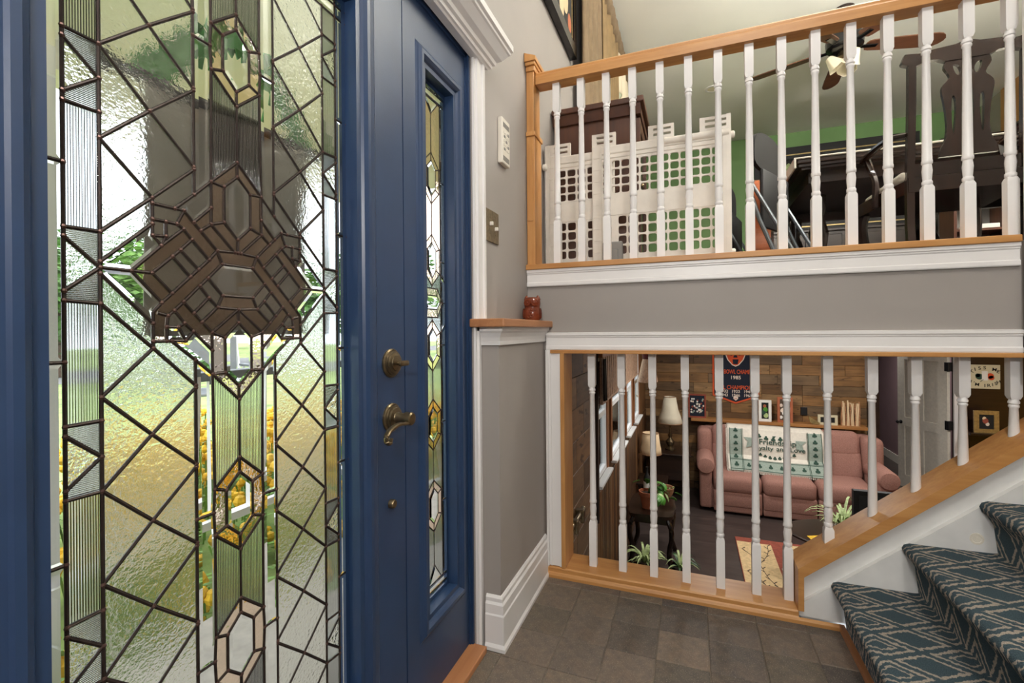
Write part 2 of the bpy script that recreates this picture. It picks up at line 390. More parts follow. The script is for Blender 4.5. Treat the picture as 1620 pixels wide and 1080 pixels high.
# side run (faces +x) and front return (faces -y), mitred at the corner
def lbase(b, prof, xf, yf, y_end, x_end):
    n = len(prof); vs = []
    for d, z in prof: vs += [(xf+d, y_end, z), (xf+d, yf-d, z), (x_end, yf-d, z)]
    fs = []
    for i in range(n-1):
        for k in (0, 1): fs.append((i*3+k, (i+1)*3+k, (i+1)*3+k+1, i*3+k+1))
    return b.add(vs, fs)
lbase(B(), prof, -.603, 1.452, 1.965, -.655).build('baseboard', m['white'], ob)
lbase(B(), [(p[0], p[1]+1.022) for p in [(0, 0), (.008, 0), (.008, .010), (.006, .013), (.008, .026), (.014, .040), (.020, .046), (.022, .048), (.022, .062), (0, .062)]], -.603, 1.452, 1.99, -.68).build('crown', m['white'], ob)
struct(B().rbox(-.69, -.565, 1.405, 1.985, 1.083, 1.111, .004).build('trim_2', m['oaky']), 'oak ledge cap on top of the low grey wall')
# ---- front wall band between the two openings, lower wall, upper and lower floors
b = B().box(-.70, 1.05, 1.98, 2.10, .985, 1.345)
struct(b.build('wall_front', m['wall']), 'grey wall band between the upper railing and the lower opening')
b = B().prism([(-.62, -1.3), (4.6, -1.3), (4.6, 1.08), (1.06, 1.08), (1.06, .715), (.372, .155), (.372, -.004), (-.62, -.004)], 'Y', 1.982, 2.10)
struct(b.build('wall_stair', m['skirt']), 'white wall below the stair railing seen beside the steps')
def xmould(name, prof, x0, x1, mat, label):
    return struct(B().prism([(p[0], p[1]) for p in prof], 'X', x0, x1).build(name, mat), label)
pr = lambda y, z, pts: [(y-d, z+h) for d, h in pts]
mo = [(0, 0), (.012, 0), (.014, .004), (.014, .016), (.010, .02), (.010, .052), (.013, .056), (.013, .06), (.017, .063), (.017, .074), (0, .076)]
xmould('trim_3', pr(1.98, 1.264, mo), -.678, .985, m['white'], 'white moulding under the upper oak sill')
xmould('trim_4', pr(1.98, .985, mo), -.592, .99, m['white'], 'white moulding above the lower opening')
struct(B().rbox(-.68, .985, 1.955, 2.10, 1.339, 1.362, .003).build('trim_5', m['oakx']), 'oak sill board carrying the upper balusters')
struct(B().rbox(-.572, .99, 1.958, 2.10, .970, .985, .002).build('trim_6', m['oakx']), 'oak soffit board across the top of the lower opening')
b = B().prism([(1.95, 0), (1.955, 0), (2.0, 0), (2.105, -.004), (2.105, .043), (1.958, .043), (1.953, .038), (1.953, .024), (1.949, .02), (1.945, .012), (1.945, 0)], 'X', -.588, .36)
b.prism([(1.955, 0), (1.955, .02), (1.949, .018), (1.945, .012), (1.945, 0)], 'X', .36, .49)
struct(b.build('trim_7', m['oakx']), 'oak threshold sill under the lower balusters')
struct(B().prism([(1.953, 0), (1.953, .0), (.485, .0)], 'Z', 0, .001).build('trim_8', m['oaky']), 'thin oak strip along the foot of the first stair') if False else None
struct(B().box(.484, .499, .93, 1.953, 0, .022).build('trim_8', m['oaky']), 'oak strip along the foot of the carpeted stairs')
b = B().prism([(-.592, .045), (-.526, .045), (-.526, .985), (-.592, .985)], 'Y', 1.966, 1.98)
b.box(-.592, -.582, 1.955, 1.966, .045, .985).box(-.575, -.570, 1.962, 1.966, .045, .985).box(-.537, -.527, 1.962, 1.966, .045, .985)
struct(b.build('trim_9', m['white']), 'white fluted casing left of the lower opening')
struct(B().rbox(-.527, -.509, 1.953, 2.10, .043, .972, .002).build('trim_10', m['oakz']), 'oak jamb lining at the left of the lower opening')
# ---- skirt board and sloping oak cap of the stair
sl = .168/.206
b = B().prism([(.363, .022), (.49, .022), (2.2, .022), (2.2, .06+sl*1.84), (.363, .062)], 'Y', 1.962, 1.982)
sk_ = struct(b.build('trim_11', m['skirt']), 'scuffed white stair skirt board beside the carpeted steps')
B().lathe([(.019, 1.9615), (.019, 1.9605), (.013, 1.9605), (.012, 1.9618)], (.868, 0, .378), 20, 'Y').build('plaster_patch', m['cream'], sk_)
capb = B().prism([(.359, .045), (.377, .045), (.377, .168), (1.3, .168+sl*.923), (1.3, .196+sl*.941), (.359, .196)], 'Y', 1.950, 2.095)
struct(capb.build('trim_12', m['oakx']), 'sloping oak cap with short drop leg under the stair balusters')
# ---- end post of the wall at the right
struct(B().rbox(.985, 1.12, 1.938, 1.954, .90, CZ, .004).build('trim_13', m['white']), 'white boxed wall end right of both railings')
b = wall_cells(B(), 'Y', 1.98, 2.10, 1.10, 2.2, 1.345, CZ); struct(b.build('wall_stairside', m['wall']), 'grey wall above the stairs beyond the frame')
# ---- upper room shell
b = B().box(-.70, 4.6, 2.10, 7.6, 1.08, UF).box(2.1, 4.6, .9, 2.10, 1.08, UF).box(2.1, 3.4, -1, .93, 1.08, UF)
struct(b.build('floor_upper', m['lam']), 'upper room floor slab')
struct(B().box(-.84, 4.7, -1.1, 7.6, CZ, CZ+.15).build('ceiling', m['ceil']), 'smooth white ceiling of the upper room')
struct(B().box(-.70, 3.5, 7.45, 7.6, UF, CZ).build('wall_far_upper', m['green']), 'green painted end wall of the upper room')
b = wall_cells(B(), 'X', 3.37, 3.5, -1.0, 7.45, UF, CZ)
struct(b.build('wall_right_upper', m['wall2']), 'taupe side wall of the upper room')
struct(wall_cells(B(), 'Y', -1.12, -1.0, -.84, 3.5, -.12, CZ, []).build('wall_back', m['wall']), 'grey wall behind the landing')
struct(B().box(3.4, 3.5, -1.0, .93, -.12, UF).build('wall_right', m['wall']), 'grey wall at the side of the landing')
# ---- lower room shell
fl2 = struct(B().box(-.75, 6.0, 2.0, 12.2, LF-.1, LF).build('floor_lower', m['lam']), 'dark wood-look floor of the lower room')
struct(B().box(-.75, 4.7, 7.6, 12.2, LC, LC+.1).build('ceiling_hall', m['ceil']), 'ceiling of the hallway beyond the lower room')
W = [(3.40, 3.86), (4.12, 4.86), (5.12, 5.62), (5.86, 6.42)]     # window openings of the lower room (y)
b = wall_cells(B(), 'X', -.73, -.66, 2.10, 7.6, LF-.1, 1.08, [(a, c, -.06, .86) for a, c in W])
wll = struct(b.build('wall_left_lower', m['panel']), 'brown boarded outside wall of the lower room')
wfl = struct(B().box(-.66, 2.18, 7.47, 7.6, LF, LC).build('wall_far_lower', m['darkx']), 'rustic plank wall behind the pink sofa')
struct(B().box(2.18, 2.30, 7.40, 7.6, LF, LC).build('trim_14', m['darkx']), 'dark wooden post closing the plank wall')
struct(B().box(3.36, 3.48, 7.95, 12.2, LF, LC).build('wall_hall', m['purple']), 'mauve hallway wall behind the white door')
struct(B().box(3.345, 3.36, 7.97, 12.1, LF, LF+.14).build('baseboard_hall', m['cream']), 'cream baseboard of the mauve hallway wall')
struct(B().box(-.66, 3.4, 12.1, 12.2, LF, LC).build('wall_hall_end', m['purple']), 'mauve wall at the end of the hallway')
struct(B().box(3.27, 4.02, 7.82, 7.95, LF, LC).build('wall_dark', m['darkx']), 'dark brown wall carrying the shamrock sign')
struct(B().box(4.02, 5.9, 8.5, 8.6, LF, LC).box(4.6, 4.7, 2.0, 7.82, LF, LC).build('wall_yellow', m['yellow']), 'bright yellow wall at the far right of the lower room')
struct(B().box(-.76, -.66, 7.6, 12.2, LF, LC).box(5.9, 6.0, 7.8, 8.6, LF, LC).box(4.6, 5.9, 7.74, 7.84, LF, LC).build('wall_hall_side', m['purple']), 'mauve side walls of the hallway')
struct(B().box(4.0, 6.0, 7.6, 8.6, LC+.0, LC+.1).build('ceiling_side', m['ceil']), 'ceiling of the yellow side room')
# planks of the far lower wall
pl_me = {}
def plank(parent, mat, name, L, hgt, axis, loc):
    k = (round(L, 2), round(hgt, 3), axis, mat.name)
    if k not in pl_me:
        if axis == 'x': bb = B().rbox(-L/2+.0015, L/2-.0015, 0, .016, -hgt/2+.0015, hgt/2-.0015, .002, 1)
        elif axis == 'y': bb = B().rbox(0, .016, -L/2+.0015, L/2-.0015, -hgt/2+.0015, hgt/2-.0015, .002, 1)
        else: bb = B().rbox(0, .014, -hgt/2+.002, hgt/2-.002, -L/2, L/2, .003, 1)
        pl_me[k] = bb.mesh(name, mat)
    return place(pl_me[k], name, parent, Vector(loc)-parent.location)
rng = random.Random(3); z = LF
while z < LC-.02:
    h = rng.choice([.115, .14, .14]); h = min(h, LC-z); x = -.66
    while x < 2.17:
        L = min(rng.choice([.5, .7, .9, 1.2]), 2.18-x); L = L if 2.18-x-L > .12 else 2.18-x
        plank(wfl, m['plankx'], 'plank', L, h, 'x', (x+L/2, 7.4535, z+h/2)); x += L
    z += h
# wide weathered planks on the near part of the left wall, upright boards below the windows
z = LF
while z < LC-.02:
    h = min(.19, LC-z); y = 2.11; cut = [rng.uniform(.5, .9)]
    for L in (cut[0], 1.20-cut[0]):
        plank(wll, m['planky'], 'plank', L, h, 'y', (-.6595, y+L/2, z+h/2)); y += L
    z += h
y = 3.33
while y < 7.44:
    L = min(.095, 7.45-y); plank(wll, m['panel'], 'board', 1.14, L, 'z', (-.6595, y+L/2, -.72)); y += L
struct(B().box(-.66, -.615, 3.30, 3.335, -.3, LC).build('trim_15', m['darkx']), 'dark upright trim at the start of the lower windows')

# ================================================================ RAILINGS
def bal_profile(b, z0, z1, top_blk, s=.0155, bot_blk=True, zcut=None):
    """turned baluster: square block, beads, tapered shaft, vase, square block"""
    zt = z1-top_blk
    def sq(za, zb, ch0, ch1):
        vs = []; k = s*.74
        rows = [(za, s if not ch0 else k), (za+(.011 if ch0 else 0), s), (zb-(.011 if ch1 else 0), s), (zb, s if not ch1 else k)]
        for zz, r in rows: vs += [(-r, -r, zz), (r, -r, zz), (r, r, zz), (-r, r, zz)]
        fs = [(0, 3, 2, 1), (12, 13, 14, 15)]
        for j in range(3):
            for i in range(4): fs.append((j*4+i, j*4+(i+1) % 4, (j+1)*4+(i+1) % 4, (j+1)*4+i))
        b.add(vs, fs)
    sq(zt, z1, True, False)
    r = s
    prof = [(r*.80, zt+.004), (r*.80, zt-.004), (r*.95, zt-.008), (r*.95, zt-.014), (r*.72, zt-.017), (r*.88, zt-.021), (r*.88, zt-.026), (r*.70, zt-.03)]
    zb = z0
    if bot_blk:
        zb = z0+.20 if bot_blk is True else z0+bot_blk
        prof += [(r*.86, zb+.22), (r*.92, zb+.088), (r*1.02, zb+.084), (r*1.02, zb+.075), (r*.82, zb+.071), (r*.97, zb+.050), (r*.80, zb+.016), (r*.98, zb+.012), (r*.98, zb+.004), (r*.8, zb-.002)]
        sq(z0, zb, False, True)
    else: prof += [(r*.95, z0)]
    b.lathe(prof, (0, 0, 0), 14); return b
ru = thing('balcony_railing', 'upper railing of white turned balusters under an oak handrail', 'railing', (.15, 2.03, 1.362))
me = bal_profile(B(), 0, 2.19-1.362, .115+.03).mesh('baluster', m['white'], True)
for k in range(15): place(me, 'baluster', ru, (-.551+.1103*k-.15, 0, 0))
hp = [(2.066, 2.172), (2.066, 2.205), (2.060, 2.214), (2.060, 2.222), (2.048, 2.232), (2.012, 2.232), (2.0, 2.222), (2.0, 2.214), (1.994, 2.205), (1.994, 2.172)]
B().prism([(y, z) for y, z in hp], 'X', -.64, .985).build('handrail', m['oakx'], ru)
b = B().rbox(-.678, -.640, 1.975, 2.075, 1.362, 1.94, .002).rbox(-.678, -.644, 1.98, 2.07, 1.94, 2.235, .002)
b.rbox(-.678, -.634, 1.966, 2.084, 1.935, 1.955, .003).rbox(-.678, -.637, 1.972, 2.078, 2.225, 2.247, .003).rbox(-.678, -.632, 1.962, 2.088, 2.247, 2.262, .003)
b.prism([(-.678, 2.262), (-.627, 2.262), (-.627, 2.28), (-.678, 2.30)], 'Y', 1.955, 2.095)
b.box(-.672, -.648, 1.971, 1.976, 1.56, 1.90)
nw = b.build('newel_post', m['oakz'], ru)
rl = thing('stair_railing', 'lower railing of white turned balusters along the sill and sloping stair cap', 'railing', (.3, 2.03, .043))
me = bal_profile(B(), 0, .970-.043, .15).mesh('baluster', m['white'], True)
for k, x in enumerate([-.403, -.276, -.149, -.022, .105, .232, .340]): place(me, 'baluster', rl, (x-.3, 0, 0))
for k, x in enumerate([.472, .608, .734, .864, .996]):
    zc = .196+sl*(x-.359)-.012
    bb = bal_profile(B(), 0, .970-zc, .14, bot_blk=.06 if k == 0 else False)
    o = bb.build('baluster', m['white'], rl, True, True); o.location = (x-.3, 0, zc-.043)

# ================================================================ FRONT DOOR, SIDELIGHT
XD = -.70; XG = -.735; YC = .588; TC = 1.159; GZ0, GZ1 = .262, 1.822
def segs_door():
    S_ = []
    def q(*pts):                                   # polyline given for the half s >= 0, mirrored
        for i in range(len(pts)-1):
            a, b_ = pts[i], pts[i+1]; S_.append((a, b_)); S_.append(((-a[0], a[1]), (-b_[0], b_[1])))
    lo, hi = (GZ0-TC)*1000, (GZ1-TC)*1000
    # upper half of the medallion
    q((0, 207), (48, 160), (106, 102)); q((138, 110), (138, 55), (126, 42)); q((138, 102), (92, 102), (38, 48)); q((138, 72), (203, 8))
    q((138, 79), (119, 79), (103, 79), (92, 102)); q((138, 55), (119, 57), (119, 79)); q((119, 57), (126, 42)); q((103, 79), (93, 73))
    q((203, 0), (166, 0), (139, 0)); q((166, 0), (126, 42), (93, 73), (80, 59), (52, 31)); q((139, 0), (80, 59)); q((66, 76), (48, 90)); q((77, 87), (48, 117))
    q((110, 28), (83, 0)); q((98, 40), (70, 13))
    q((126, -43), (83, 0), (37, 48)); q((117, -62), (54, 1), (29, 27)); q((29, 27), (37, 48)); q((29, 27), (0, 27)); q((37, 48), (0, 50))
    q((48, 90), (6, 50)); q((0, 50), (0, 73), (25, 98), (25, 158), (0, 182), (0, 207)); q((48, 90), (25, 98)); q((48, 160), (25, 158))
    # lower half
    q((0, -204), (48, -156), (112, -100)); q((126, -43), (138, -57), (138, -110)); q((138, -100), (91, -100), (79, -86)); q((138, -74), (203, -8))
    q((132, -58), (117, -62), (108, -54)); q((119, -62), (119, -100)); q((119, -79), (102, -79), (93, -73)); q((102, -79), (94, -100))
    q((166, 0), (126, -43)); q((108, -54), (79, -86), (48, -117)); q((139, 0), (111, -28)); q((94, -40), (48, -88))
    q((68, -13), (38, -46)); q((78, -57), (53, -31)); q((65, -71), (38, -46)); q((54, 1), (29, -26), (0, -26)); q((29, -26), (38, -46), (0, -48))
    q((3, -48), (48, -90)); q((0, -48), (0, -71), (25, -96), (25, -155), (0, -180), (0, -204)); q((48, -90), (25, -96)); q((48, -156), (25, -155))
    # uprights
    top = 612
    q((48, top), (48, 90)); q((76, top), (76, 131)); q((203, top), (203, lo)); q((242, hi), (242, lo)); q((48, -90), (48, lo)); q((76, -131), (76, lo))
    # hexagons on the centre line
    hx = [384, -384, -628]
    for c in hx:
        q((0, c+80), (46, c+38), (46, c-38), (0, c-80)); q((0, c+54), (25, c+30), (25, c-30), (0, c-54))
        q((0, c+80), (0, c+54)); q((0, c-80), (0, c-54)); q((46, c+38), (25, c+30)); q((46, c-38), (25, c-30)); q((48, c), (76, c))
    q((0, 207), (0, 304)); q((0, 464), (0, top)); q((0, -204), (0, -304)); q((0, -464), (0, -548)); q((0, -708), (0, lo))
    # diamond lattice
    for sg in (1, -1):
        for k in range(0, 8):
            for (a, b_) in (((203, 48+125*k), (76, 175+125*k)), ((203, 48+125*k), (76, -79+125*k))):
                if a[1] == 48 and b_[1] < 0: continue
                if k == 1 and b_[1] < 60: b_ = (138, 110)
                p, r = [a[0], a[1]*sg], [b_[0], b_[1]*sg]
                if sg == 1:
                    if p[1] >= top: continue
                    if r[1] > top: f = (top-p[1])/(r[1]-p[1]); r = [p[0]+(r[0]-p[0])*f, top]
                else:
                    if p[1] <= lo:
                        continue
                    if r[1] < lo: f = (lo-p[1])/(r[1]-p[1]); r = [p[0]+(r[0]-p[0])*f, lo]
                q(tuple(p), tuple(r))
    # arrow units in the outer ribbed column
    for c in (504, 252, 0, -252, -504, -756):
        q((242, c+47), (203, c+48)); q((242, c+35), (203, c), (242, c-34)); q((242, c-46), (203, c-45))
    for t in (128, 384, -124, -378, -632): q((242, t), (272, t))
    q((0, top), (272, top)); q((0, top+26), (272, top+26)); q((110, top+26), (140, hi)); q((160, top+26), (130, hi)); q((48, top+26), (48, hi))
    # outer frame
    q((0, hi), (272, hi), (272, lo), (0, lo))
    return S_
def planar(segs, tol=4.0):
    pts = []
    def pid(p):
        for i, c in enumerate(pts):
            if abs(c[0]-p[0]) < tol and abs(c[1]-p[1]) < tol: return i
        pts.append(p); return len(pts)-1
    for a, b_ in segs: pid(a); pid(b_)
    SS = {tuple(sorted((pid(a), pid(b_)))) for a, b_ in segs}; SS = [s_ for s_ in SS if s_[0] != s_[1]]
    for i in range(len(SS)):                        # crossings
        for j in range(i):
            (p, p2), (r, r2) = [[pts[k] for k in s_] for s_ in (SS[i], SS[j])]
            d1 = (p2[0]-p[0], p2[1]-p[1]); d2 = (r2[0]-r[0], r2[1]-r[1]); den = d1[0]*d2[1]-d1[1]*d2[0]
            if abs(den) < 1e-6: continue
            t = ((r[0]-p[0])*d2[1]-(r[1]-p[1])*d2[0])/den; u_ = ((r[0]-p[0])*d1[1]-(r[1]-p[1])*d1[0])/den
            if -.001 < t < 1.001 and -.001 < u_ < 1.001: pid((p[0]+t*d1[0], p[1]+t*d1[1]))
    E_ = set()
    for a, b_ in SS:
        p, r = pts[a], pts[b_]; L2 = (r[0]-p[0])**2+(r[1]-p[1])**2; on = []
        for k, c in enumerate(pts):
            t = ((c[0]-p[0])*(r[0]-p[0])+(c[1]-p[1])*(r[1]-p[1]))/L2
            if -.01 <= t <= 1.01:
                dx, dy = c[0]-p[0]-t*(r[0]-p[0]), c[1]-p[1]-t*(r[1]-p[1])
                if dx*dx+dy*dy < (tol*.75)**2 or k in (a, b_): on.append((t, k))
        on.sort()
        for (x, y) in zip(on, on[1:]):
            if x[1] != y[1]: E_.add(tuple(sorted((x[1], y[1]))))
    allE = set(E_)
    while True:
        deg = {}
        for a, b_ in E_: deg[a] = deg.get(a, 0)+1; deg[b_] = deg.get(b_, 0)+1
        dang = {e for e in E_ if deg[e[0]] == 1 or deg[e[1]] == 1}
        if not dang: break
        E_ -= dang
    nb = {}
    for a, b_ in E_: nb.setdefault(a, []).append(b_); nb.setdefault(b_, []).append(a)
    for a in nb: nb[a].sort(key=lambda k: math.atan2(pts[k][1]-pts[a][1], pts[k][0]-pts[a][0]))
    seen = set(); faces = []
    for a in nb:
        for b_ in nb[a]:
            if (a, b_) in seen: continue
            f = []; x, y = a, b_
            while (x, y) not in seen:
                seen.add((x, y)); f.append(x); l = nb[y]; x, y = y, l[(l.index(x)-1) % len(l)]
            ar = sum(pts[f[i]][0]*pts[f[(i+1) % len(f)]][1]-pts[f[(i+1) % len(f)]][0]*pts[f[i]][1] for i in range(len(f)))/2
            if ar > 25 and len(f) > 2: faces.append(([pts[k] for k in f], ar))
    deg = {}
    for a, b_ in allE: deg[a] = deg.get(a, 0)+1; deg[b_] = deg.get(b_, 0)+1
    return pts, allE, deg, faces
def leaded(parent, segs, yc, tc, kindof, w=3.0):
    pts, E_, deg, faces = planar(segs)
    lb = B()
    for a, b_ in E_:
        p, r = pts[a], pts[b_]
        lb.tube([(XG, yc+p[0]/1000, tc+p[1]/1000), (XG, yc+r[0]/1000, tc+r[1]/1000)], w/1000, 6, 1.0, (1, 0, 0))
    lb.build('lead_came', m['lead'], parent)
    so = B()
    for k, d in deg.items():
        if d >= 3:
            p = pts[k]; so.ball((XG+.0012, yc+p[0]/1000, tc+p[1]/1000), w/1000*1.25, 8, 4)
    so.build('solder_joints', m['solder'], parent, True)
    for poly, ar in faces:
        c = (sum(p[0] for p in poly)/len(poly), sum(p[1] for p in poly)/len(poly))
        kd = kindof(c, poly, ar)
        P3 = [(yc+p[0]/1000, tc+p[1]/1000) for p in poly]; n = len(P3)
        if kd == 'g_clear' and ar > 350:            # bevelled edge: flat centre, sloping rim
            cx, cz = yc+c[0]/1000, tc+c[1]/1000; wd = min(max(p[0] for p in P3)-min(p[0] for p in P3), max(p[1] for p in P3)-min(p[1] for p in P3))
            ins = min(.007, wd*.28); q = []
            for i in range(n):
                d1 = Vector((P3[i][0]-P3[i-1][0], P3[i][1]-P3[i-1][1])).normalized(); d2 = Vector((P3[(i+1) % n][0]-P3[i][0], P3[(i+1) % n][1]-P3[i][1])).normalized()
                n1 = Vector((-d1.y, d1.x)); n2 = Vector((-d2.y, d2.x)); k = (n1+n2); k = k/max(.3, k.dot(n1)); q.append((P3[i][0]+k.x*ins, P3[i][1]+k.y*ins))
            vs = [(XG-.002, *p) for p in P3]+[(XG+.0012, *p) for p in P3]+[(XG+.0035, *p) for p in q]
            fs = [tuple(range(n))[::-1], tuple(range(2*n, 3*n))]
            for i in range(n):
                j = (i+1) % n; fs += [(i, j, j+n, i+n), (i+n, j+n, j+2*n, i+2*n)]
            bb = B().add(vs, fs)
        else: bb = B().prism(P3, 'X', XG-.002, XG+.002)
        bb.build('pane', m[kd], parent)
    return len(faces)
def kind_door(c, poly, ar):
    s, t = abs(c[0]), c[1]
    if t > 612: return 'g_ripple' if 90 < s < 200 and t > 636 else 'g_clear'
    if s > 243: return 'g_clear'
    if s > 203:
        for k in (504, 252, 0, -252, -504, -756):
            if abs(t-k) < 48:
                return 'g_ripple' if abs(t-k) < 9 and s > 220 else 'g_reedh'
        return 'g_reedv'
    for k in (384, -384, -628):
        if s < 46 and abs(t-k) < 78: return 'g_clear' if s < 4 and abs(t-k) < 20 else 'g_peach' if not (s < 6 and abs(t-k) < 40) else 'g_clear'
    med = s+abs(t)*.98 < 208 and not (s > 76 and abs(t) > 104)
    if med:
        if s < 6 and 100 < abs(t) < 160: return 'g_clear'
        if s < 3 and abs(t) < 20: return 'g_clear'
        if s > 138 : return 'g_clear' if abs(t) < 60 and s < 203 and s+abs(t) > 150 else 'g_hammer'
        xs = [p[0] for p in poly]; ys = [p[1] for p in poly]
        if abs(t) > 55 and s < 48: return 'g_peach'
        if abs(t) > 55 and 40 < s < 112 and s+abs(t) > 168: return 'g_clear'
        if 26 < abs(t) < 50 and s < 20: return 'g_peach'
        a1 = s+abs(t)
        if a1 > 138 and a1 < 167: return 'g_peach'
        if abs(abs(s+t)-69) < 12 and s-abs(t) < 140: return 'g_peach'
        return 'g_smoke'
    if s < 48: return 'g_reedv'
    if s < 76: return 'g_clear'
    return 'g_hammer'
d1 = thing('door_1', None, None, (XD, .585, 0)); struct(d1, 'blue front door with tall leaded glass panel')
b = wall_cells(B(), 'X', -.752, XD, .128, 1.040, .022, 1.985, [(YC-.272, YC+.272, GZ0, GZ1)])
b.build('slab', m['blue'], d1)
def lite_frame(parent, y0, y1, z0, z1, wd, name='lite_frame'):
    """moulded frame round a glass opening, sloping down to the glass on its inner side"""
    pr_ = [(-.012, XG+.004), (0.0, XG+.004), (.004, XD-.012), (.010, XD-.006), (.018, XD+.006), (.026, XD+.012), (.036, XD+.012), (.040, XD+.008), (wd-.012, XD+.006), (wd-.008, XD+.003), (wd, XD-.001), (wd, XD-.004)]
    n = len(pr_); vs = []; fs = []
    for d, x in pr_: vs += [(x, y0-d, z0-d), (x, y1+d, z0-d), (x, y1+d, z1+d), (x, y0-d, z1+d)]
    for i in range(n-1):
        for k in range(4): fs.append((i*4+k, i*4+(k+1) % 4, (i+1)*4+(k+1) % 4, (i+1)*4+k))
    B().add(vs, fs).build(name, m['blue'], parent)
lite_frame(d1, YC-.272, YC+.272, GZ0, GZ1, .068)
NF = leaded(d1, segs_door(), YC, TC, kind_door)
# hardware
def lathe_x(prof, y, z): return B().lathe([(r, XD+x) for r, x in prof], (0, y, z), 24, 'X')
db = lathe_x([(.036, 0), (.036, .004), (.033, .007), (.031, .007), (.030, .011), (.027, .012), (.026, .015), (.020, .017), (.019, .020), (.008, .021)], .981, .992).build('deadbolt', m['brass'], d1, True)
b = B().tube([(XD+.018, .981, .992), (XD+.040, .981, .992)], .0055, 10); b.rbox(XD+.034, XD+.042, .963, 1.002, .985, .999, .004, 2)
b.build('thumb_turn', m['brass'], db, True)
lv = lathe_x([(.036, 0), (.036, .004), (.033, .007), (.031, .007), (.030, .011), (.026, .012), (.025, .016), (.015, .018), (.013, .022), (.013, .040), (.016, .042), (.016, .060), (.013, .063), (.004, .0635)], .981, .856).build('lever_handle', m['brass'], d1, True)
pts = smooth_pts([(XD+.050, .985, .850), (XD+.056, .965, .846), (XD+.055, .935, .852), (XD+.052, .905, .846), (XD+.051, .888, .830), (XD+.051, .892, .814), (XD+.051, .905, .812), (XD+.051, .908, .824)], 2, False)
B().tube(pts, [.0075]*len(pts), 8, .62).build('lever', m['brass'], lv, True)
lathe_x([(.011, 0), (.011, .010), (.009, .013), (.003, .013)], .975, .643).build('door_viewer_cap', m['brass'], d1, True)
# sidelight
YS = 1.241
def segs_side():
    S_ = []
    def q(*pts):
        for i in range(len(pts)-1):
            a, b_ = pts[i], pts[i+1]; S_.append((a, b_)); S_.append(((-a[0], a[1]), (-b_[0], b_[1])))
    lo, hi = (GZ0-TC)*1000, (GZ1-TC)*1000; W_ = 84; top = 618; bot = -852
    for c in (378, 128, -132, -373, -620):
        q((0, c+78), (46, c+38), (46, c-38), (0, c-78)); q((0, c+54), (25, c+30), (25, c-30), (0, c-54))
        q((0, c+78), (0, c+54)); q((0, c-78), (0, c-54)); q((46, c+38), (25, c+30)); q((46, c-38), (25, c-30)); q((52, c), (W_, c))
    q((46, 90), (84, 60)); q((46, -94), (84, -64)); q((46, 0), (28, 20), (0, 20)); q((46, 0), (28, -21), (0, -21)); q((46, 0), (62, 0), (84, 0)); q((28, 20), (32, 42)); q((28, -21), (32, -46))
    q((62, 0), (32, 42), (0, 42)); q((62, 0), (32, -46), (0, -46)); q((0, 42), (0, 50)); q((0, -46), (0, -54))
    q((0, 206), (0, 300)); q((0, 456), (0, 575)); q((0, -210), (0, -295)); q((0, -451), (0, -542)); q((0, -698), (0, -800))
    q((0, 575), (40, top)); q((0, -800), (40, bot)); q((0, top), (W_, top)); q((0, top+24), (W_, top+24)); q((20, top+24), (44, hi)); q((44, top+24), (20, hi)); q((0, bot), (W_, bot)); q((0, bot-22), (W_, bot-22))
    q((52, top), (52, bot)); q((0, hi), (W_, hi), (W_, lo), (0, lo)); return S_
def kind_side(c, poly, ar):
    s, t = abs(c[0]), c[1]
    for k in (378, 128, -132, -373, -620):
        if s < 46 and abs(t-k) < 76 and s/46+max(0, abs(t-k)-38)/42 < 1: return 'g_clear' if s < 5 and abs(t-k) < 30 else 'g_peach'
    if abs(t) < 50 and s < 60: return 'g_clear' if s < 5 and abs(t) < 12 else 'g_peach'
    if s > 52: return 'g_clear'
    if t > 600 or t < -790: return 'g_ripple' if 5 < s else 'g_clear'
    return 'g_reedv'
d2 = thing('window_1', None, None, (XD, 1.22, 0)); struct(d2, 'narrow blue sidelight beside the door with leaded glass')
b = wall_cells(B(), 'X', -.752, XD, 1.044, 1.405, .022, 1.985, [(YS-.084, YS+.084, GZ0, GZ1)]); b.build('panel_body', m['blue'], d2)
lite_frame(d2, YS-.084, YS+.084, GZ0, GZ1, .056)
NF2 = leaded(d2, segs_side(), YS, TC, kind_side, 2.2)
# frame, threshold, casing, cornice
struct(B().box(-.765, -.694, 1.405, 1.419, 0, 2.0).box(-.765, -.694, .088, .126, 0, 2.0).box(-.765, -.694, .088, 1.419, 1.985, 2.005).box(-.76, -.686, 1.409, 1.419, 0, 2.0).build('trim_16', m['blue']), 'blue door frame jambs and head')
struct(B().rbox(-.76, -.64, .09, 1.418, 0, .022, .004).build('trim_17', m['oaky']), 'oak door threshold along the blue door')
b = B()
for y0, y1, x in ((1.419, 1.430, -.672), (1.430, 1.446, -.664), (1.446, 1.470, -.667), (1.470, 1.484, -.660)): b.box(-.684, x, y0, y1, .0, 1.99)
struct(b.build('trim_18', m['white']), 'white moulded casing at the right of the door')
b = B()
for y0, y1, x in ((.06, .088, -.664), (.02, .06, -.66)): b.box(-.684, x, y0, y1, .0, 1.99)
struct(b.build('trim_19', m['white']), 'white moulded casing at the left of the door')
cp = [(-.684, 1.99), (-.660, 1.99), (-.656, 1.996), (-.650, 1.998), (-.648, 2.008), (-.640, 2.012), (-.637, 2.024), (-.622, 2.034), (-.604, 2.058), (-.598, 2.062), (-.598, 2.072), (-.590, 2.076), (-.590, 2.098), (-.684, 2.098)]
vs = []; n = len(cp)
for x, z in cp: vs += [(x, -.06+.0*(x), z), (x, 1.49+(x+.684), z)]
fs = [(i*2, i*2+1, ((i+1) % n)*2+1, ((i+1) % n)*2) for i in range(n)]+[tuple(i*2+1 for i in range(n)), tuple(i*2 for i in range(n))[::-1]]
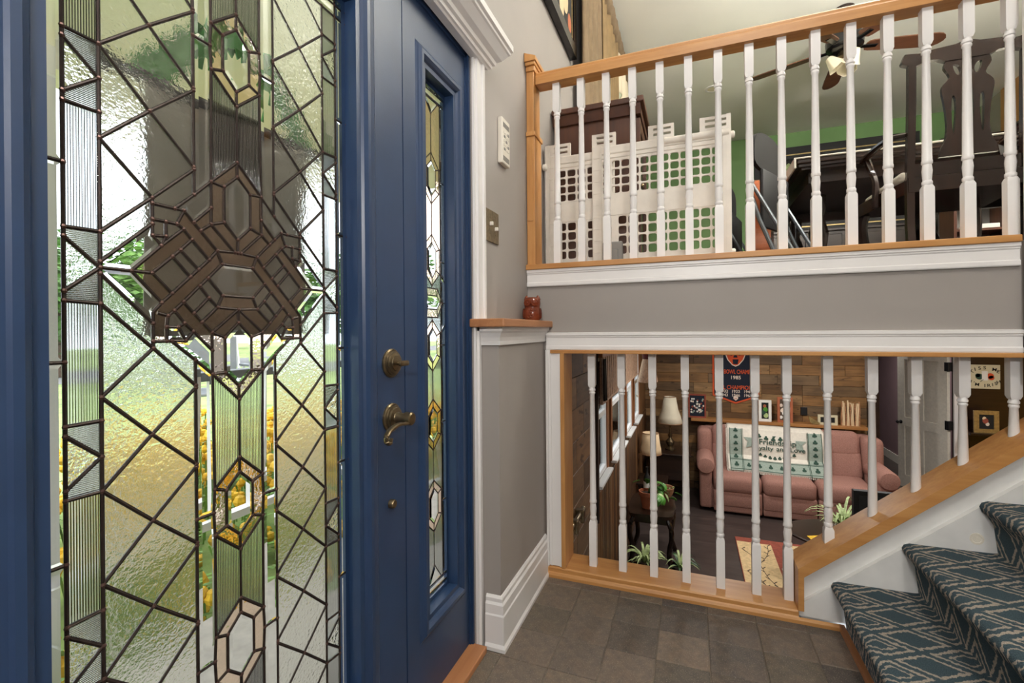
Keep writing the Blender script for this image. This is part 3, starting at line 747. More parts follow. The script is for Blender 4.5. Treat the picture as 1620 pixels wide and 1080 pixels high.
struct(B().add(vs, fs).build('trim_20', m['white']), 'white cornice moulding over the door')

# ================================================================ CARPETED STAIRS
st = thing('staircase', 'straight stair clad in teal patterned carpet going up from the landing', 'stairs', (.5, 1.45, 0))
RUN, RISE = .206, .168; prof = []; NS = 8
for k in range(NS):
    x0 = .505+RUN*k-.004; z1 = RISE*(k+1)
    prof += [(x0+.006, RISE*k+.004), (x0-.004, z1-.075), (x0-.020, z1-.048), (x0-.034, z1-.034), (x0-.040, z1-.018), (x0-.034, z1-.005), (x0-.018, z1+.001), (x0+.02, z1), (x0+RUN*.6, z1+.001), (x0+RUN-.006, z1+.002)]
prof.append((3.3, UF+.003))
me = bpy.data.meshes.new('carpet'); NY = 12; vs = []; uvs = []; fs = []; acc = 0
for i, p in enumerate(prof):
    if i: acc += math.hypot(p[0]-prof[i-1][0], p[1]-prof[i-1][1])
    for j in range(NY+1):
        y = .93+(1.958-.93)*j/NY; vs.append((p[0]-.5, y-1.45, p[1])); uvs.append((y, acc))
for i in range(len(prof)-1):
    for j in range(NY): fs.append((i*(NY+1)+j, i*(NY+1)+j+1, (i+1)*(NY+1)+j+1, (i+1)*(NY+1)+j))
me.from_pydata(vs, [], fs); ul = me.uv_layers.new(name='UVMap')
for lp in me.loops: ul.data[lp.index].uv = uvs[lp.vertex_index]
me.polygons.foreach_set('use_smooth', [True]*len(me.polygons)); me.materials.append(m['carpet'])
co = bpy.data.objects.new('carpet', me); COL.objects.link(co); co.parent = st
B().prism([(.515, 0)]+[(x+.012, z-.012) for x, z in prof if z > .02 and x < 2.2]+[(2.3, UF-.02), (2.3, 0)], 'Y', .935, 1.957).build('tread_body', m['white'], st)

# ================================================================ ENTRY DETAILS
# owl ornament on the ledge
ow = thing('owl_figurine', 'small glossy brown ceramic owl on the oak ledge', 'figurine', (-.632, 1.90, 1.111), math.radians(8)); ow.scale = (1.28, 1.28, 1.22)
prof = smooth_pts([(.018, 0), (.024, .001), (.029, .012), (.031, .028), (.027, .042), (.0255, .048), (.027, .054), (.028, .066), (.026, .078), (.020, .083), (.004, .084)], 1, False)
b = B().lathe(prof, (0, 0, 0), 22, 'Z', 1, .82)
for sx in (-1, 1):
    b.lathe([(.010, 0), (.006, .010), (.001, .016)], (sx*.019, .0, .074), 10)
b.build('body', m['owl'], ow, True, True)
for sx in (-1, 1):
    e = B().lathe([(.0125, 0), (.0125, .003), (.010, .004), (.009, .0025), (.004, .003), (.0035, .005), (.001, .0055)], (0, 0, 0), 18)
    e.xf(Matrix.Translation((sx*.0125, -.0205, .063)) @ Matrix.Rotation(math.radians(90), 4, 'X') @ Matrix.Rotation(sx*math.radians(24), 4, 'Y')).build('eye', m['owl'], ow, True, True)
    B().ball((sx*.0285, -.002, .026), .010, 10, 6, .5, 1.2, 1.9).build('wing', m['owld'], ow, True, True)
B().lathe([(.004, 0), (.003, -.006), (.0005, -.010)], (0, -.0255, .060), 8).build('beak', m['owld'], ow, True, True)
b = B()
for i in range(4):
    for j in range(-1, 2): b.ball((j*.009+(i % 2)*.0045-.002, -.0235+abs(j)*.003, .014+i*.008), .0045, 8, 4, 1, .5, 1)
b.build('breast_feathers', m['owl'], ow, True, True)
# intercom panel and switch
it = thing('intercom_panel', 'white wall intercom panel above the brass switch plate', 'intercom', (-.68, 1.686, 1.72))
B().rbox(-.681, -.662, 1.645, 1.728, 1.712, 1.888, .004).build('body', m['plastic'], it)
for k in range(5):
    for z in (1.868-k*.004, 1.724+k*.004): B().box(-.663, -.6612, 1.655, 1.718, z, z+.002).build('speaker_slot', m['grey'], it)
for j in range(5):
    for k in range(3): B().rbox(-.663, -.6605, 1.664+k*.019, 1.678+k*.019, 1.765+j*.016, 1.775+j*.016, .001, 1).build('button', m['grey'] if (j+k) % 3 == 0 else m['plastic'], it)
sw = thing('light_switch', 'antique brass double switch plate with ivory toggles by the door casing', 'switch', (-.68, 1.576, 1.39))
B().rbox(-.6805, -.674, 1.518, 1.634, 1.394, 1.511, .0025).build('plate', m['brassd'], sw)
for y, dz in ((1.553, .006), (1.599, -.006)):
    B().rbox(-.676, -.662, y-.005, y+.005, 1.446+dz, 1.460+dz, .002).build('toggle', m['plastic'], sw)
    for z in (1.424, 1.482): B().lathe([(.0035, -.6745), (.003, -.673), (.001, -.6728)], (0, y, z), 8, 'X').build('screw', m['brass'], sw)

# ================================================================ UPPER ROOM
pf = thing('picture_frame', 'black framed picture hanging beside the tan curtain', 'picture', (-.68, 2.5, 2.73))
b = wall_cells(B(), 'X', -.679, -.638, 2.10, 2.83, 2.735, 3.50, [(2.165, 2.765, 2.80, 3.435)]); b.build('frame', m['blackg'], pf)
B().box(-.676, -.652, 2.165, 2.765, 2.80, 3.435).build('backing_picture', m['ink'], pf)
b = wall_cells(B(), 'X', -.652, -.648, 2.165, 2.765, 2.80, 3.435, [(2.172, 2.758, 2.807, 3.428)]); b.build('fillet', m['gold'], pf)
for y, z, r, mt in ((2.30, 3.00, .06, 'red'), (2.46, 3.02, .055, 'terra'), (2.60, 2.98, .07, 'shade2'), (2.70, 2.88, .04, 'terra'), (2.38, 2.9, .05, 'leafd'), (2.52, 2.88, .05, 'shade2'), (2.66, 3.1, .06, 'terra'), (2.42, 3.2, .09, 'red')):
    B().ball((-.651, y, z), r, 12, 6, .03, 1, 1.4).build('painted_shape', m[mt], pf, True)
def cloth(name, mat, parent, y0, y1, z0, z1, xm, amp, waves, seed=0, taper=0, nz=10):
    n = waves*10; vs = []; fs = []; rg = random.Random(seed); ph = [rg.uniform(-.4, .4) for _ in range(waves+2)]
    for j in range(nz+1):
        t = j/nz
        for i in range(n+1):
            u = i/n; a = amp*(.55+.45*t); yy = y0+(y1-y0)*u; yy += taper*t*(u-.5)
            vs.append((xm+a*math.sin(2*math.pi*waves*u+ph[int(u*waves)]*t)+.3*a*math.sin(2*math.pi*waves*.37*u+seed), yy, z1+(z0-z1)*t))
    for j in range(nz):
        for i in range(n): fs.append((j*(n+1)+i, j*(n+1)+i+1, (j+1)*(n+1)+i+1, (j+1)*(n+1)+i))
    o = B().add(vs, fs).build(name, mat, parent, True); md = o.modifiers.new('s', 'SOLIDIFY'); md.thickness = .004; return o
cu = thing('curtains', 'tan curtains with ruched header over the upper window', 'curtain', (-.6, 4.5, UF))
cloth('curtain_panel', m['curtain'], cu, 2.88, 3.55, UF+.02, 3.74, -.615, .030, 6, 1)
cloth('curtain_panel', m['curtaing'], cu, 3.52, 4.35, UF+.02, 3.74, -.60, .026, 6, 2)
cloth('curtain_panel', m['curtaing'], cu, 6.2, 7.2, UF+.02, 3.74, -.60, .026, 7, 3)
cloth('swag', m['sheer'], cu, 4.35, 6.2, 3.25, 3.62, -.60, .03, 7, 5)
b = B(); n = 130; rows = 12; vs = []; fs = []
for i in range(n+1):
    y = 2.9+(7.2-2.9)*i/n
    for k in range(rows):
        a = 2*math.pi*k/rows; r = .062+.008*math.sin(i*1.25+k*.5); vs.append((-.60+r*.62*math.cos(a), y, 3.69+r*1.2*math.sin(a)))
for i in range(n):
    for k in range(rows): fs.append((i*rows+k, i*rows+(k+1) % rows, (i+1)*rows+(k+1) % rows, (i+1)*rows+k))
B().add(vs, fs).build('ruched_header', m['curtain'], cu, True)
w2 = thing('window_2', None, None, (-.76, 5.3, 2.35)); struct(w2, 'white framed window behind the tan curtains')
wall_cells(B(), 'X', -.775, -.72, 4.25, 6.4, 2.35, 3.45, [(4.32, 5.29, 2.42, 3.38), (5.36, 6.33, 2.42, 3.38)]).build('window_frame', m['vinyl'], w2)
for y0, y1 in ((4.32, 5.29), (5.36, 6.33)): B().box(-.75, -.746, y0, y1, 2.42, 3.38).build('pane', m['pane'], w2)
ca = thing('cabinet', 'dark brown wooden cabinet standing behind the white safety gate', 'cabinet', (-.44, 2.6, UF))
B().box(-.665, -.245, 2.42, 2.80, UF, 2.165).build('body', m['cab'], ca)
b = B().rbox(-.675, -.205, 2.37, 2.84, 2.195, 2.225, .006); b.prism([(2.405, 2.15), (2.385, 2.196), (2.825, 2.196), (2.805, 2.15)], 'X', -.675, -.222)
b.build('top', m['cab'], ca)
wall_cells(B(), 'X', -.246, -.228, 2.43, 2.79, UF+.06, 2.14, [(2.47, 2.75, UF+.12, 2.08)]).build('door', m['cab'], ca)
B().box(-.244, -.238, 2.47, 2.75, UF+.12, 2.08).build('door_glass', m['pane'], ca)
B().ball((-.222, 2.45, 1.8), .012).build('knob', m['brass'], ca, True)
# safety gate of two overlapping plastic panels
ga = thing('safety_gate', 'white plastic safety gate with square-hole mesh leaning by the railing', 'gate', (-.24, 2.21, UF))
def grid(b, y, x0, x1, z0, z1, nx, nz, t=.010, bar=.17):
    dx, dz = (x1-x0)/nx, (z1-z0)/nz
    def ring(cx, cz):
        K = 20; pts = []
        for k in range(K):
            a = 2*math.pi*(k+.5)/K; c, s_ = math.cos(a), math.sin(a); e = 5
            rr = (abs(c)**e+abs(s_)**e)**(-1/e); pts.append((cx+c*rr*dx*(.5-bar/2*1.0), cz+s_*rr*dz*(.5-bar/2)))
        out = []
        for k in range(K):
            a = 2*math.pi*(k+.5)/K; c, s_ = math.cos(a), math.sin(a); rr = 1/max(abs(c), abs(s_)); out.append((cx+c*rr*dx/2, cz+s_*rr*dz/2))
        vs = [(p[0], y, p[1]) for p in out]+[(p[0], y, p[1]) for p in pts]+[(p[0], y+t, p[1]) for p in pts]+[(p[0], y+t, p[1]) for p in out]; fs = []
        for k in range(K):
            j = (k+1) % K; fs += [(k, j, j+K, k+K), (k+K, j+K, j+2*K, k+2*K), (k+2*K, j+2*K, j+3*K, k+3*K)]
        b.add(vs, fs)
    for i in range(nx):
        for j in range(nz): ring(x0+(i+.5)*dx, z0+(j+.5)*dz)
    return b
def gate_panel(x0, x1, y, lat):
    p = B()
    p.rbox(x0, x1, y-.006, y+.018, 1.885, 1.925, .006).rbox(x0, x1, y-.004, y+.016, 1.866, 1.885, .003)
    p.rbox(x0+.02, x1-.02, y-.002, y+.012, 1.60, 1.70, .003).rbox(x0, x1, y-.004, y+.016, 1.375, 1.40, .004)
    p.rbox(x0-.001, x0+.045, y-.008, y+.020, 1.373, 1.932, .005).rbox(x1-.035, x1+.001, y-.008, y+.020, 1.373, 1.932, .005)
    p.box(x0+.02, x1-.02, y, y+.011, 1.858, 1.868).box(x0+.02, x1-.02, y, y+.011, 1.40, 1.416)
    for k in range(9): p.box(x0+.004, x0+.04, y-.010, y-.006, 1.43+k*.055, 1.433+k*.055)
    fr = p.build('panel_frame', m['gate'], ga)
    nx = int((x1-x0-.08)/.042)
    gb = B(); grid(gb, y, x0+.045, x1-.035, 1.70, 1.858, nx, 4); gb.build('mesh_grid', m['gate'], ga); gb = B()
    if lat: gb.box(x0+.045, x0+.115, y, y+.011, 1.416, 1.60); grid(gb, y, x0+.115, x1-.035, 1.416, 1.60, max(1, nx-2), 4)
    else: grid(gb, y, x0+.045, x1-.035, 1.416, 1.60, nx, 4)
    gb.build('mesh_grid', m['gate'], ga); return fr
f1 = gate_panel(-.655, -.33, 2.235, False); f2 = gate_panel(-.425, .168, 2.19, True)
def tab(x0, x1, y, parent):
    wall_cells(B(), 'Y', y-.004, y+.011, x0, x1, 1.923, 1.985, [(x0+.022, x1-.014, 1.962, 1.972), (x0+.022, x1-.014, 1.938, 1.949)]).build('handle_tab', m['gate'], parent)
tab(-.645, -.54, 2.235, f1); tab(-.17, -.06, 2.19, f2); tab(-.425, -.315, 2.19, f2); tab(.045, .165, 2.19, f2)
b = B().tube([(-.10, 2.19, 1.908), (.16, 2.19, 1.908)], .017, 12); b.build('slide_tube', m['gate'], ga, True)
b = B()
for x, z in ((-.665, 1.875), (-.665, 1.385), (.175, 1.905), (.175, 1.40)): B().lathe([(.014, -.010), (.016, -.006), (.016, .006), (.012, .010)], (x, 2.215, z), 12, 'X').build('bumper', m['gate'], ga, True)
for x0, x1, y0, y1 in ((.150, .168, 2.18, 2.215), (-.665, -.645, 2.225, 2.26)): B().box(x0, x1, y0, y1, 1.36, 1.985).build('end_post', m['gate'], ga)
B().rbox(-.375, -.285, 2.165, 2.188, 1.368, 1.475, .005).rbox(-.355, -.305, 2.160, 2.168, 1.37, 1.44, .003).build('latch', m['grey'], ga)
# dining armchair with pierced splat
ch = thing('dining_armchair', 'dark mahogany dining armchair with pierced vase splat, back to the railing', 'chair', (1.195, 2.75, UF))
def wx(p): return (p[0]-1.195, p[1]-UF)
def sym(l): return [(p[0], p[1]) for p in l]+[(-p[0], p[1]) for p in l[::-1]]
topl = [wx(p) for p in [(.949, 2.328), (.962, 2.362), (.985, 2.360), (1.032, 2.354), (1.068, 2.364), (1.15, 2.370), (1.195, 2.385)]]; lowl = [wx(p) for p in [(1.195, 2.300), (1.115, 2.300), (1.089, 2.314), (1.05, 2.318), (1.008, 2.302), (.972, 2.308), (.951, 2.318)]]
half = topl+lowl
outl = topl[:-1]+[topl[-1]]+[(-p[0], p[1]) for p in topl[:-1][::-1]]+[(-p[0], p[1]) for p in lowl[::-1][:-1]]+lowl
curve_mesh([outl], .028, 'cr').xf(FRONT).build('crest_rail', m['dark'], ch, False, True)
L = [wx(p) for p in [(1.119, 2.31), (1.108, 2.275), (1.115, 2.258), (1.127, 2.239), (1.132, 2.221), (1.114, 2.203), (1.101, 2.184), (1.101, 2.157), (1.107, 2.123), (1.113, 2.078), (1.117, 2.039), (1.119, 1.984), (1.112, 1.93), (1.095, 1.90), (1.09, 1.86)]]
L = smooth_pts(L, 1, False); sp_o = L+[(-p[0], p[1]) for p in L[::-1]]
def slot(pts): return smooth_pts([wx(p) for p in pts], 2)
h1 = slot([(1.136, 2.138), (1.150, 2.138), (1.154, 2.07), (1.145, 1.96), (1.139, 1.96), (1.136, 2.05)])
h2 = slot([(1.176, 2.172), (1.190, 2.172), (1.190, 2.05), (1.186, 1.94), (1.180, 1.94), (1.174, 2.06)])
h3 = slot([(1.140, 2.282), (1.160, 2.280), (1.174, 2.25), (1.164, 2.222), (1.148, 2.243)])
mir = lambda l: [(-p[0], p[1]) for p in l[::-1]]
curve_mesh([sp_o, h1, mir(h1), h2, mir(h2), h3, mir(h3)], .018, 'sp').xf(FRONT).build('splat', m['dark'], ch, False, True)
for s in (-1, 1):
    b = B().tube([(s*-.205, .0, .965), (s*-.205, .004, .80), (s*-.207, .01, .60), (s*-.21, .015, .42), (s*-.215, .0, .2), (s*-.22, -.04, 0)], .021, 4)
    b.build('back_post', m['dark'], ch, False, True)
    b = B().tube(smooth_pts([(s*.21, .015, .645), (s*.25, .12, .675), (s*.275, .24, .668), (s*.285, .33, .655), (s*.29, .37, .64)], 2, False), .020, 8, .7)
    ar = b.build('arm', m['dark'], ch, True, True)
    B().tube(smooth_pts([(s*.282, .34, .645), (s*.275, .30, .57), (s*.262, .27, .50), (s*.268, .26, .44), (s*.27, .26, .36)], 2, False), .016, 6).build('arm_support', m['dark'], ar, True, True)
    B().tube(smooth_pts([(s*.24, .50, .40), (s*.262, .52, .30), (s*.235, .50, .12), (s*.25, .53, .0)], 2, False), [.032]*4+[.026]*4+[.022]*4 if False else .026, 8).build('front_leg', m['dark'], ch, True, True)
b = B().prism([(-.22, -.005), (.22, -.005), (.28, .53), (-.28, .53)], 'Z', .365, .435); b.build('seat_frame', m['dark'], ch, False, True)
b = B().rbox(-.245, .245, .02, .52, .43, .475, .02, 3); b.build('seat', m['cream'], ch, True, True)
B().box(-.21, .21, .005, .025, .44, .50).build('back_shoe', m['dark'], ch, False, True)
# dining table seen from below
dt = thing('dining_table', 'dark dining table with pale cloth, seen from below behind the armchair', 'table', (1.5, 3.9, UF))
B().rbox(.60, 2.40, 3.20, 4.60, 2.045, 2.075, .008).build('table_top', m['darkx'], dt)
for k, (z0, z1, d) in enumerate(((2.030, 2.045, .012), (2.016, 2.030, .03))): B().box(.60+d, 2.40-d, 3.20+d, 4.60-d, z0, z1).build('edge_moulding', m['darkx'], dt)
wall_cells(B(), 'Z', 1.95, 2.018, .68, 2.32, 3.30, 4.52, [(.72, 2.28, 3.34, 4.48)]).build('apron', m['darkx'], dt)
B().rbox(.585, 2.415, 3.19, 4.615, 2.074, 2.082, .003).box(.585, .595, 3.19, 4.615, 2.02, 2.08).build('tablecloth', m['cream'], dt)
for y in (3.62, 4.34):
    for x in (.80, 2.18): B().lathe([(.03, UF), (.022, UF+.06), (.038, UF+.12), (.024, UF+.18), (.05, UF+.28), (.058, UF+.36), (.03, UF+.46), (.045, UF+.5), (.045, UF+.6)], (x, y, 0), 16).build('leg', m['dark'], dt, True)
b = B().lathe([(.05, UF+.10), (.09, UF+.16), (.11, UF+.24), (.07, UF+.34), (.05, UF+.42), (.075, UF+.5), (.06, UF+.68)], (1.5, 3.98, 0), 20)
for s in (-1, 1):
    for t in (-1, 1): b.tube(smooth_pts([(1.5, 3.98, UF+.2), (1.5+s*.2, 3.98+t*.14, UF+.2), (1.5+s*.36, 3.98+t*.26, UF+.05), (1.5+s*.42, 3.98+t*.3, UF+.02)], 1, False), .03, 8)
b.build('pedestal', m['dark'], dt, True)
# folding chairs and cello at the end of the gate
def fold_chair(x, y, rz, label):
    t = thing('folding_chair', label, 'chair', (x, y, UF), rz, 'black folding chairs by the green wall')
    o = smooth_pts([(-.19, .62), (.19, .62), (.20, .72), (.18, .80), (.09, .835), (-.09, .835), (-.18, .80), (-.20, .72)], 2)
    curve_mesh([o], .022, 'bk').xf(FRONT).build('backrest', m['black'], t, True, True)
    for s in (-1, 1):
        B().tube(smooth_pts([(s*.19, .012, .80), (s*.205, .02, .62), (s*.21, .0, .42), (s*.215, -.16, .01)], 1, False), .011, 8).build('back_leg', m['steel'], t, True, True)
        B().tube([(s*.20, .015, .60), (s*.205, -.30, .01)] if False else [(s*.20, .0, .52), (s*.205, -.26, .01)], .010, 8).build('front_leg', m['steel'], t, True, True)
    b = B().rbox(-.19, .19, -.055, -.030, .28, .60, .012, 2); b.build('seat', m['black'], t, True, True)
    B().tube([(-.21, -.14, .08), (.21, -.14, .08)], .008, 6).build('stretcher', m['steel'], t, True, True); return t
fold_chair(.42, 3.05, math.radians(62), 'black folding chair nearer the railing with curved plastic back')
fold_chair(.30, 4.05, math.radians(75), 'black folding chair farther back, partly behind a baluster')
ce = thing('cello', 'orange-brown varnished stringed instrument standing behind the black folding chair', 'instrument', (.465, 3.55, UF), math.radians(78))
o = smooth_pts([(0, 0), (.15, .01), (.21, .10), (.19, .22), (.13, .30), (.12, .37), (.16, .46), (.17, .56), (.12, .65), (.03, .69), (-.03, .69), (-.12, .65), (-.17, .56), (-.16, .46), (-.12, .37), (-.13, .30), (-.19, .22), (-.21, .10), (-.15, .01)], 2)
curve_mesh([o], .11, 'ce').xf(Matrix.Translation((0, 0, .04)) @ FRONT).build('body', m['cello'], ce, False, True)
B().tube([(0, -.06, .60), (0, -.05, .80)], [.018, .014], 8).build('neck', m['dark'], ce, True, True)
B().tube([(0, 0, .06), (0, 0, 0)], .006, 6).build('endpin', m['steel'], ce, True, True)
# large picture on green wall
gp = thing('framed_artwork', 'large dark framed artwork with gold fillet on the green wall', 'picture', (1.8, 7.44, 2.35))
wall_cells(B(), 'Y', 7.405, 7.449, .87, 2.75, 2.35, 3.57, [(1.03, 2.59, 2.51, 3.41)]).build('frame', m['black'], gp)
wall_cells(B(), 'Y', 7.398, 7.406, .97, 2.65, 2.45, 3.47, [(.985, 2.635, 2.465, 3.455)]).build('fillet', m['gold'], gp)
B().box(1.03, 2.59, 7.42, 7.43, 2.51, 3.41).build('backing_picture', m['ink'], gp)
b = B(); rg = random.Random(9)
for k in range(46):
    x, z = 1.08+rg.random()*.42, 2.6+rg.random()*.75; b.ball((x, 7.419, z), .03+.03*rg.random(), 7, 4, 1, .05, 1.3)
b.build('painted_tree', m['leafp'], gp)
sb = thing('sideboard', 'long dark sideboard under the large artwork', 'sideboard', (1.83, 7.2, UF))
B().box(.92, 2.70, 6.98, 7.44, UF+.08, 2.30).build('body', m['darkx'], sb); B().rbox(.90, 2.72, 6.95, 7.445, 2.30, 2.335, .006).build('top', m['darkx'], sb)
for k in range(4): B().rbox(.96+k*.435, 1.36+k*.435, 6.962, 6.982, UF+.12, 2.26, .006).build('door', m['darkx'], sb)
for x in (.94, 2.60): B().box(x, x+.08, 7.0, 7.42, UF, UF+.08).build('foot', m['darkx'], sb)
hu = thing('china_hutch', 'dark wooden hutch against the far wall behind the armchair', 'hutch', (3.07, 7.1, UF))
B().box(2.80, 3.33, 6.95, 7.44, UF, 2.3).build('base_cabinet', m['darkx'], hu); B().box(2.84, 3.30, 7.05, 7.44, 2.3, 3.24).build('upper_cabinet', m['darkx'], hu)
B().prism([(2.78, 3.24), (3.35, 3.24), (3.35, 3.29), (2.78, 3.29)], 'Y', 6.95, 7.44).build('cornice', m['darkx'], hu)
B().lathe([(.02, 3.29), (.05, 3.33), (.06, 3.37), (.03, 3.41), (.045, 3.43), (.02, 3.46)], (3.1, 7.05, 0), 12).build('finial', m['darkx'], hu, True)
for x in (2.94, 3.19): B().box(x-.11, x+.11, 6.93, 6.95, UF+.1, 2.2).build('door', m['darkx'], hu)
bk = thing('bookcase', 'small wooden bookcase seen low behind the armchair', 'bookcase', (2.24, 5.08, UF))
B().box(2.06, 2.08, 4.95, 5.2, UF, 2.16).box(2.40, 2.42, 4.95, 5.2, UF, 2.16).build('side_panel', m['cab'], bk)
for z in (UF+.06, 1.86, 2.14): B().box(2.08, 2.40, 4.95, 5.2, z, z+.018).build('shelf', m['cab'], bk)
B().box(2.06, 2.42, 5.19, 5.21, UF, 2.16).build('back_panel', m['grey'], bk)
def small(name, label, cat, b, mat, group=None, smooth=False): return tag(b.build(name, m[mat], None, smooth), label, cat, group)
for k, (x, wd, h, mt) in enumerate(((2.25, .035, .20, 'black'), (2.29, .03, .17, 'paper'), (2.325, .035, .21, 'grey'))):
    small('book', ['black book upright on the small bookcase', 'white book upright on the small bookcase', 'grey book upright on the small bookcase'][k], 'book', B().rbox(x, x+wd, 4.97, 5.12, UF+.0785, UF+.0785+h, .002, 1), mt)
small('book', 'pale thick book lying flat on the small bookcase', 'book', B().rbox(2.14, 2.36, 4.96, 5.14, 1.8785, 1.915, .003, 1), 'paper')
wmn = thing('watermelon_box', 'pink watermelon print box with green rim on the small bookcase', 'box', (2.17, 5.03, UF+.078))
B().prism([(2.10, UF+.21), (2.235, UF+.21), (2.19, UF+.37), (2.13, UF+.37)], 'Y', 4.97, 5.08).build('pink_flesh', plain('pink', (226, 96, 120), .6), wmn)
B().box(2.095, 2.24, 4.97, 5.08, UF+.17, UF+.21).build('green_rim', m['leaf'], wmn); B().box(2.10, 2.23, 4.97, 5.08, UF+.079, UF+.17).build('white_base', m['paper'], wmn)
struct(B().box(3.352, 3.372, 6.55, 7.02, UF, CZ).build('trim_21', m['oakz']), 'oak upright casing on the taupe side wall')
# ceiling fan
fn = thing('ceiling_fan', 'dark bronze ceiling fan with wooden blades and three glass shades', 'fan', (1.245, 4.72, 3.40))
B().lathe([(.02, CZ), (.075, CZ-.005), (.07, CZ-.05), (.03, CZ-.07), (.015, CZ-.075), (.015, 3.60), (.05, 3.60)][::-1], (1.245, 4.72, 0), 20).build('mount', m['dark'], fn, True)
B().lathe([(.05, 3.415), (.10, 3.42), (.135, 3.45), (.14, 3.51), (.12, 3.56), (.06, 3.60), (.02, 3.605)], (1.245, 4.72, 0), 24).build('motor_housing', m['blackg'], fn, True)
for k in range(5):
    a = math.radians(13+72*k); b = B()
    pts = [(.16, -.045), (.22, -.06), (.66, -.075), (.73, -.06), (.77, -.0), (.73, .06), (.66, .075), (.22, .06), (.16, .045)]
    b.prism(smooth_pts(pts, 1), 'Z', -.004, .004); b.xf(Matrix.Rotation(a, 4, 'Z') @ Matrix.Rotation(math.radians(-12), 4, 'X'))
    bo = b.xf(Matrix.Translation((0, 0, .055))).build('blade', wood('fan_blade', (74, 46, 32), (104, 68, 48), .35, 'X', 20) if k == 0 else bpy.data.materials['fan_blade'], fn, False, True)
    b = B().rbox(.09, .25, -.022, .022, .045, .053, .003); b.xf(Matrix.Rotation(a, 4, 'Z')); b.build('blade_arm', m['blackg'], bo, False, True)
lk = B().lathe([(.012, 3.335), (.05, 3.345), (.06, 3.37), (.05, 3.40), (.04, 3.42)], (1.245, 4.72, 0), 16).build('light_kit', m['brass'], fn, True)
for k in range(3):
    a = math.radians(-60+120*k); d = Vector((math.cos(a), math.sin(a), 0)); c = Vector((1.245, 4.72, 3.36))+d*.10
    sh = B().lathe([(.022, .03), (.03, .02), (.045, -.02), (.06, -.06), (.075, -.085), (.072, -.085), (.056, -.06), (.041, -.02), (.026, .018)], (0, 0, 0), 20)
    sh.v = [(x*(1+.05*math.cos(8*math.atan2(y, x))), y*(1+.05*math.cos(8*math.atan2(y, x))), z) for x, y, z in sh.v]
    sh.xf(Matrix.Translation(c) @ Matrix.Rotation(math.radians(38), 4, Vector((-d.y, d.x, 0)))); sh.build('glass_shade', m['frost'], fn, True)
    B().tube([Vector((1.245, 4.72, 3.365)), c], .010, 8).build('lamp_arm', m['brass'], fn, True)

# ================================================================ LOWER ROOM
# windows
for k, (a, c) in enumerate(W):
    wn = thing('window_%d' % (3+k), None, None, (-.70, (a+c)/2, -.06)); struct(wn, 'white double-hung window of the lower room, number %d from the stair' % (k+1))
    wall_cells(B(), 'X', -.70, -.652, a, c, -.06, .86, [(a+.035, c-.035, -.02, .39), (a+.035, c-.035, .43, .83)]).build('sash', m['vinyl'], wn)
    B().box(-.678, -.674, a+.035, c-.035, -.02, .39).build('pane', m['pane'], wn); B().box(-.678, -.674, a+.035, c-.035, .43, .83).build('pane', m['pane'], wn)
    B().rbox(-.652, -.60, a-.03, c+.03, -.085, -.062, .004).build('window_sill', m['vinyl'], wn)
    wall_cells(B(), 'X', -.662, -.642, a-.05, c+.05, -.062, .92, [(a, c, -.07, .86)]).build('casing', m['stained'], wn)
va = thing('woven_valance', 'brown woven roman shade hanging over the lower windows', 'window shade', (-.59, 4.6, .53))
b = B()
for k in range(48): B().rbox(-.614, -.596+.004*(k % 2), 3.36+k*.05, 3.408+k*.05, .545, .872, .004, 1).build('fold', m['bamboo'], va)
B().rbox(-.616, -.588, 3.36, 5.76, .53, .55, .006, 2).build('hem_roll', m['bamboo'], va)
B().rbox(-.615, -.585, 3.34, 5.77, .87, .92, .004).build('head_rail', m['stained'], va)
b = B().tube([(-.595, 5.74, .88), (-.595, 5.74, .30)], .003, 5); b.ball((-.595, 5.74, .28), .015); b.build('pull_cord', m['cream'], va)
ht = thing('hanging_coat', 'small grey and dark red cloth garment hanging in the corner by the window', 'garment', (-.50, 6.05, .40))
b = B().lathe([(.17, .42), (.165, .45), (.13, .58), (.09, .70), (.04, .74)], (-.50, 6.05, 0), 16, 'Z', .7, 1); b.build('skirt', m['bamboo'], ht, True)
B().lathe([(.085, .70), (.10, .76), (.09, .86), (.03, .90)], (-.50, 6.05, 0), 14, 'Z', .7, 1).build('hood', plain('dark_red_cloth', (74, 22, 26), .9), ht, True)
B().tube([(-.44, 5.95, .86), (-.42, 5.93, .62), (-.42, 5.96, .43)], .03, 6, .4).build('ribbon', m['ink'], ht, True)
B().tube([(-.5, 6.05, .89), (-.56, 6.05, 1.0), (-.655, 6.05, 1.02)], .004, 5).build('hanger', m['ink'], ht)
dc = thing('curtain_tieback', 'black draped cloth at the near end of the woven shade', 'drape', (-.58, 3.42, .5))
cloth('drape', m['black'], dc, 3.345, 3.42, .56, .86, -.575, .010, 2, 4, nz=4)
bv = thing('brass_valve', 'brass pipe valve on the plank wall left of the balusters', 'valve', (-.62, 2.6, -.06))
b = B().tube([(-.615, 2.42, -.01), (-.615, 2.80, -.01)], .014, 10).tube([(-.615, 2.42, -.045), (-.615, 2.80, -.045)], .012, 10); b.build('pipes', m['brass'], bv, True)
for y in (2.56, 2.72): B().rbox(-.643, -.59, y-.02, y+.02, -.065, .012, .006).build('bracket', m['brass'], bv)
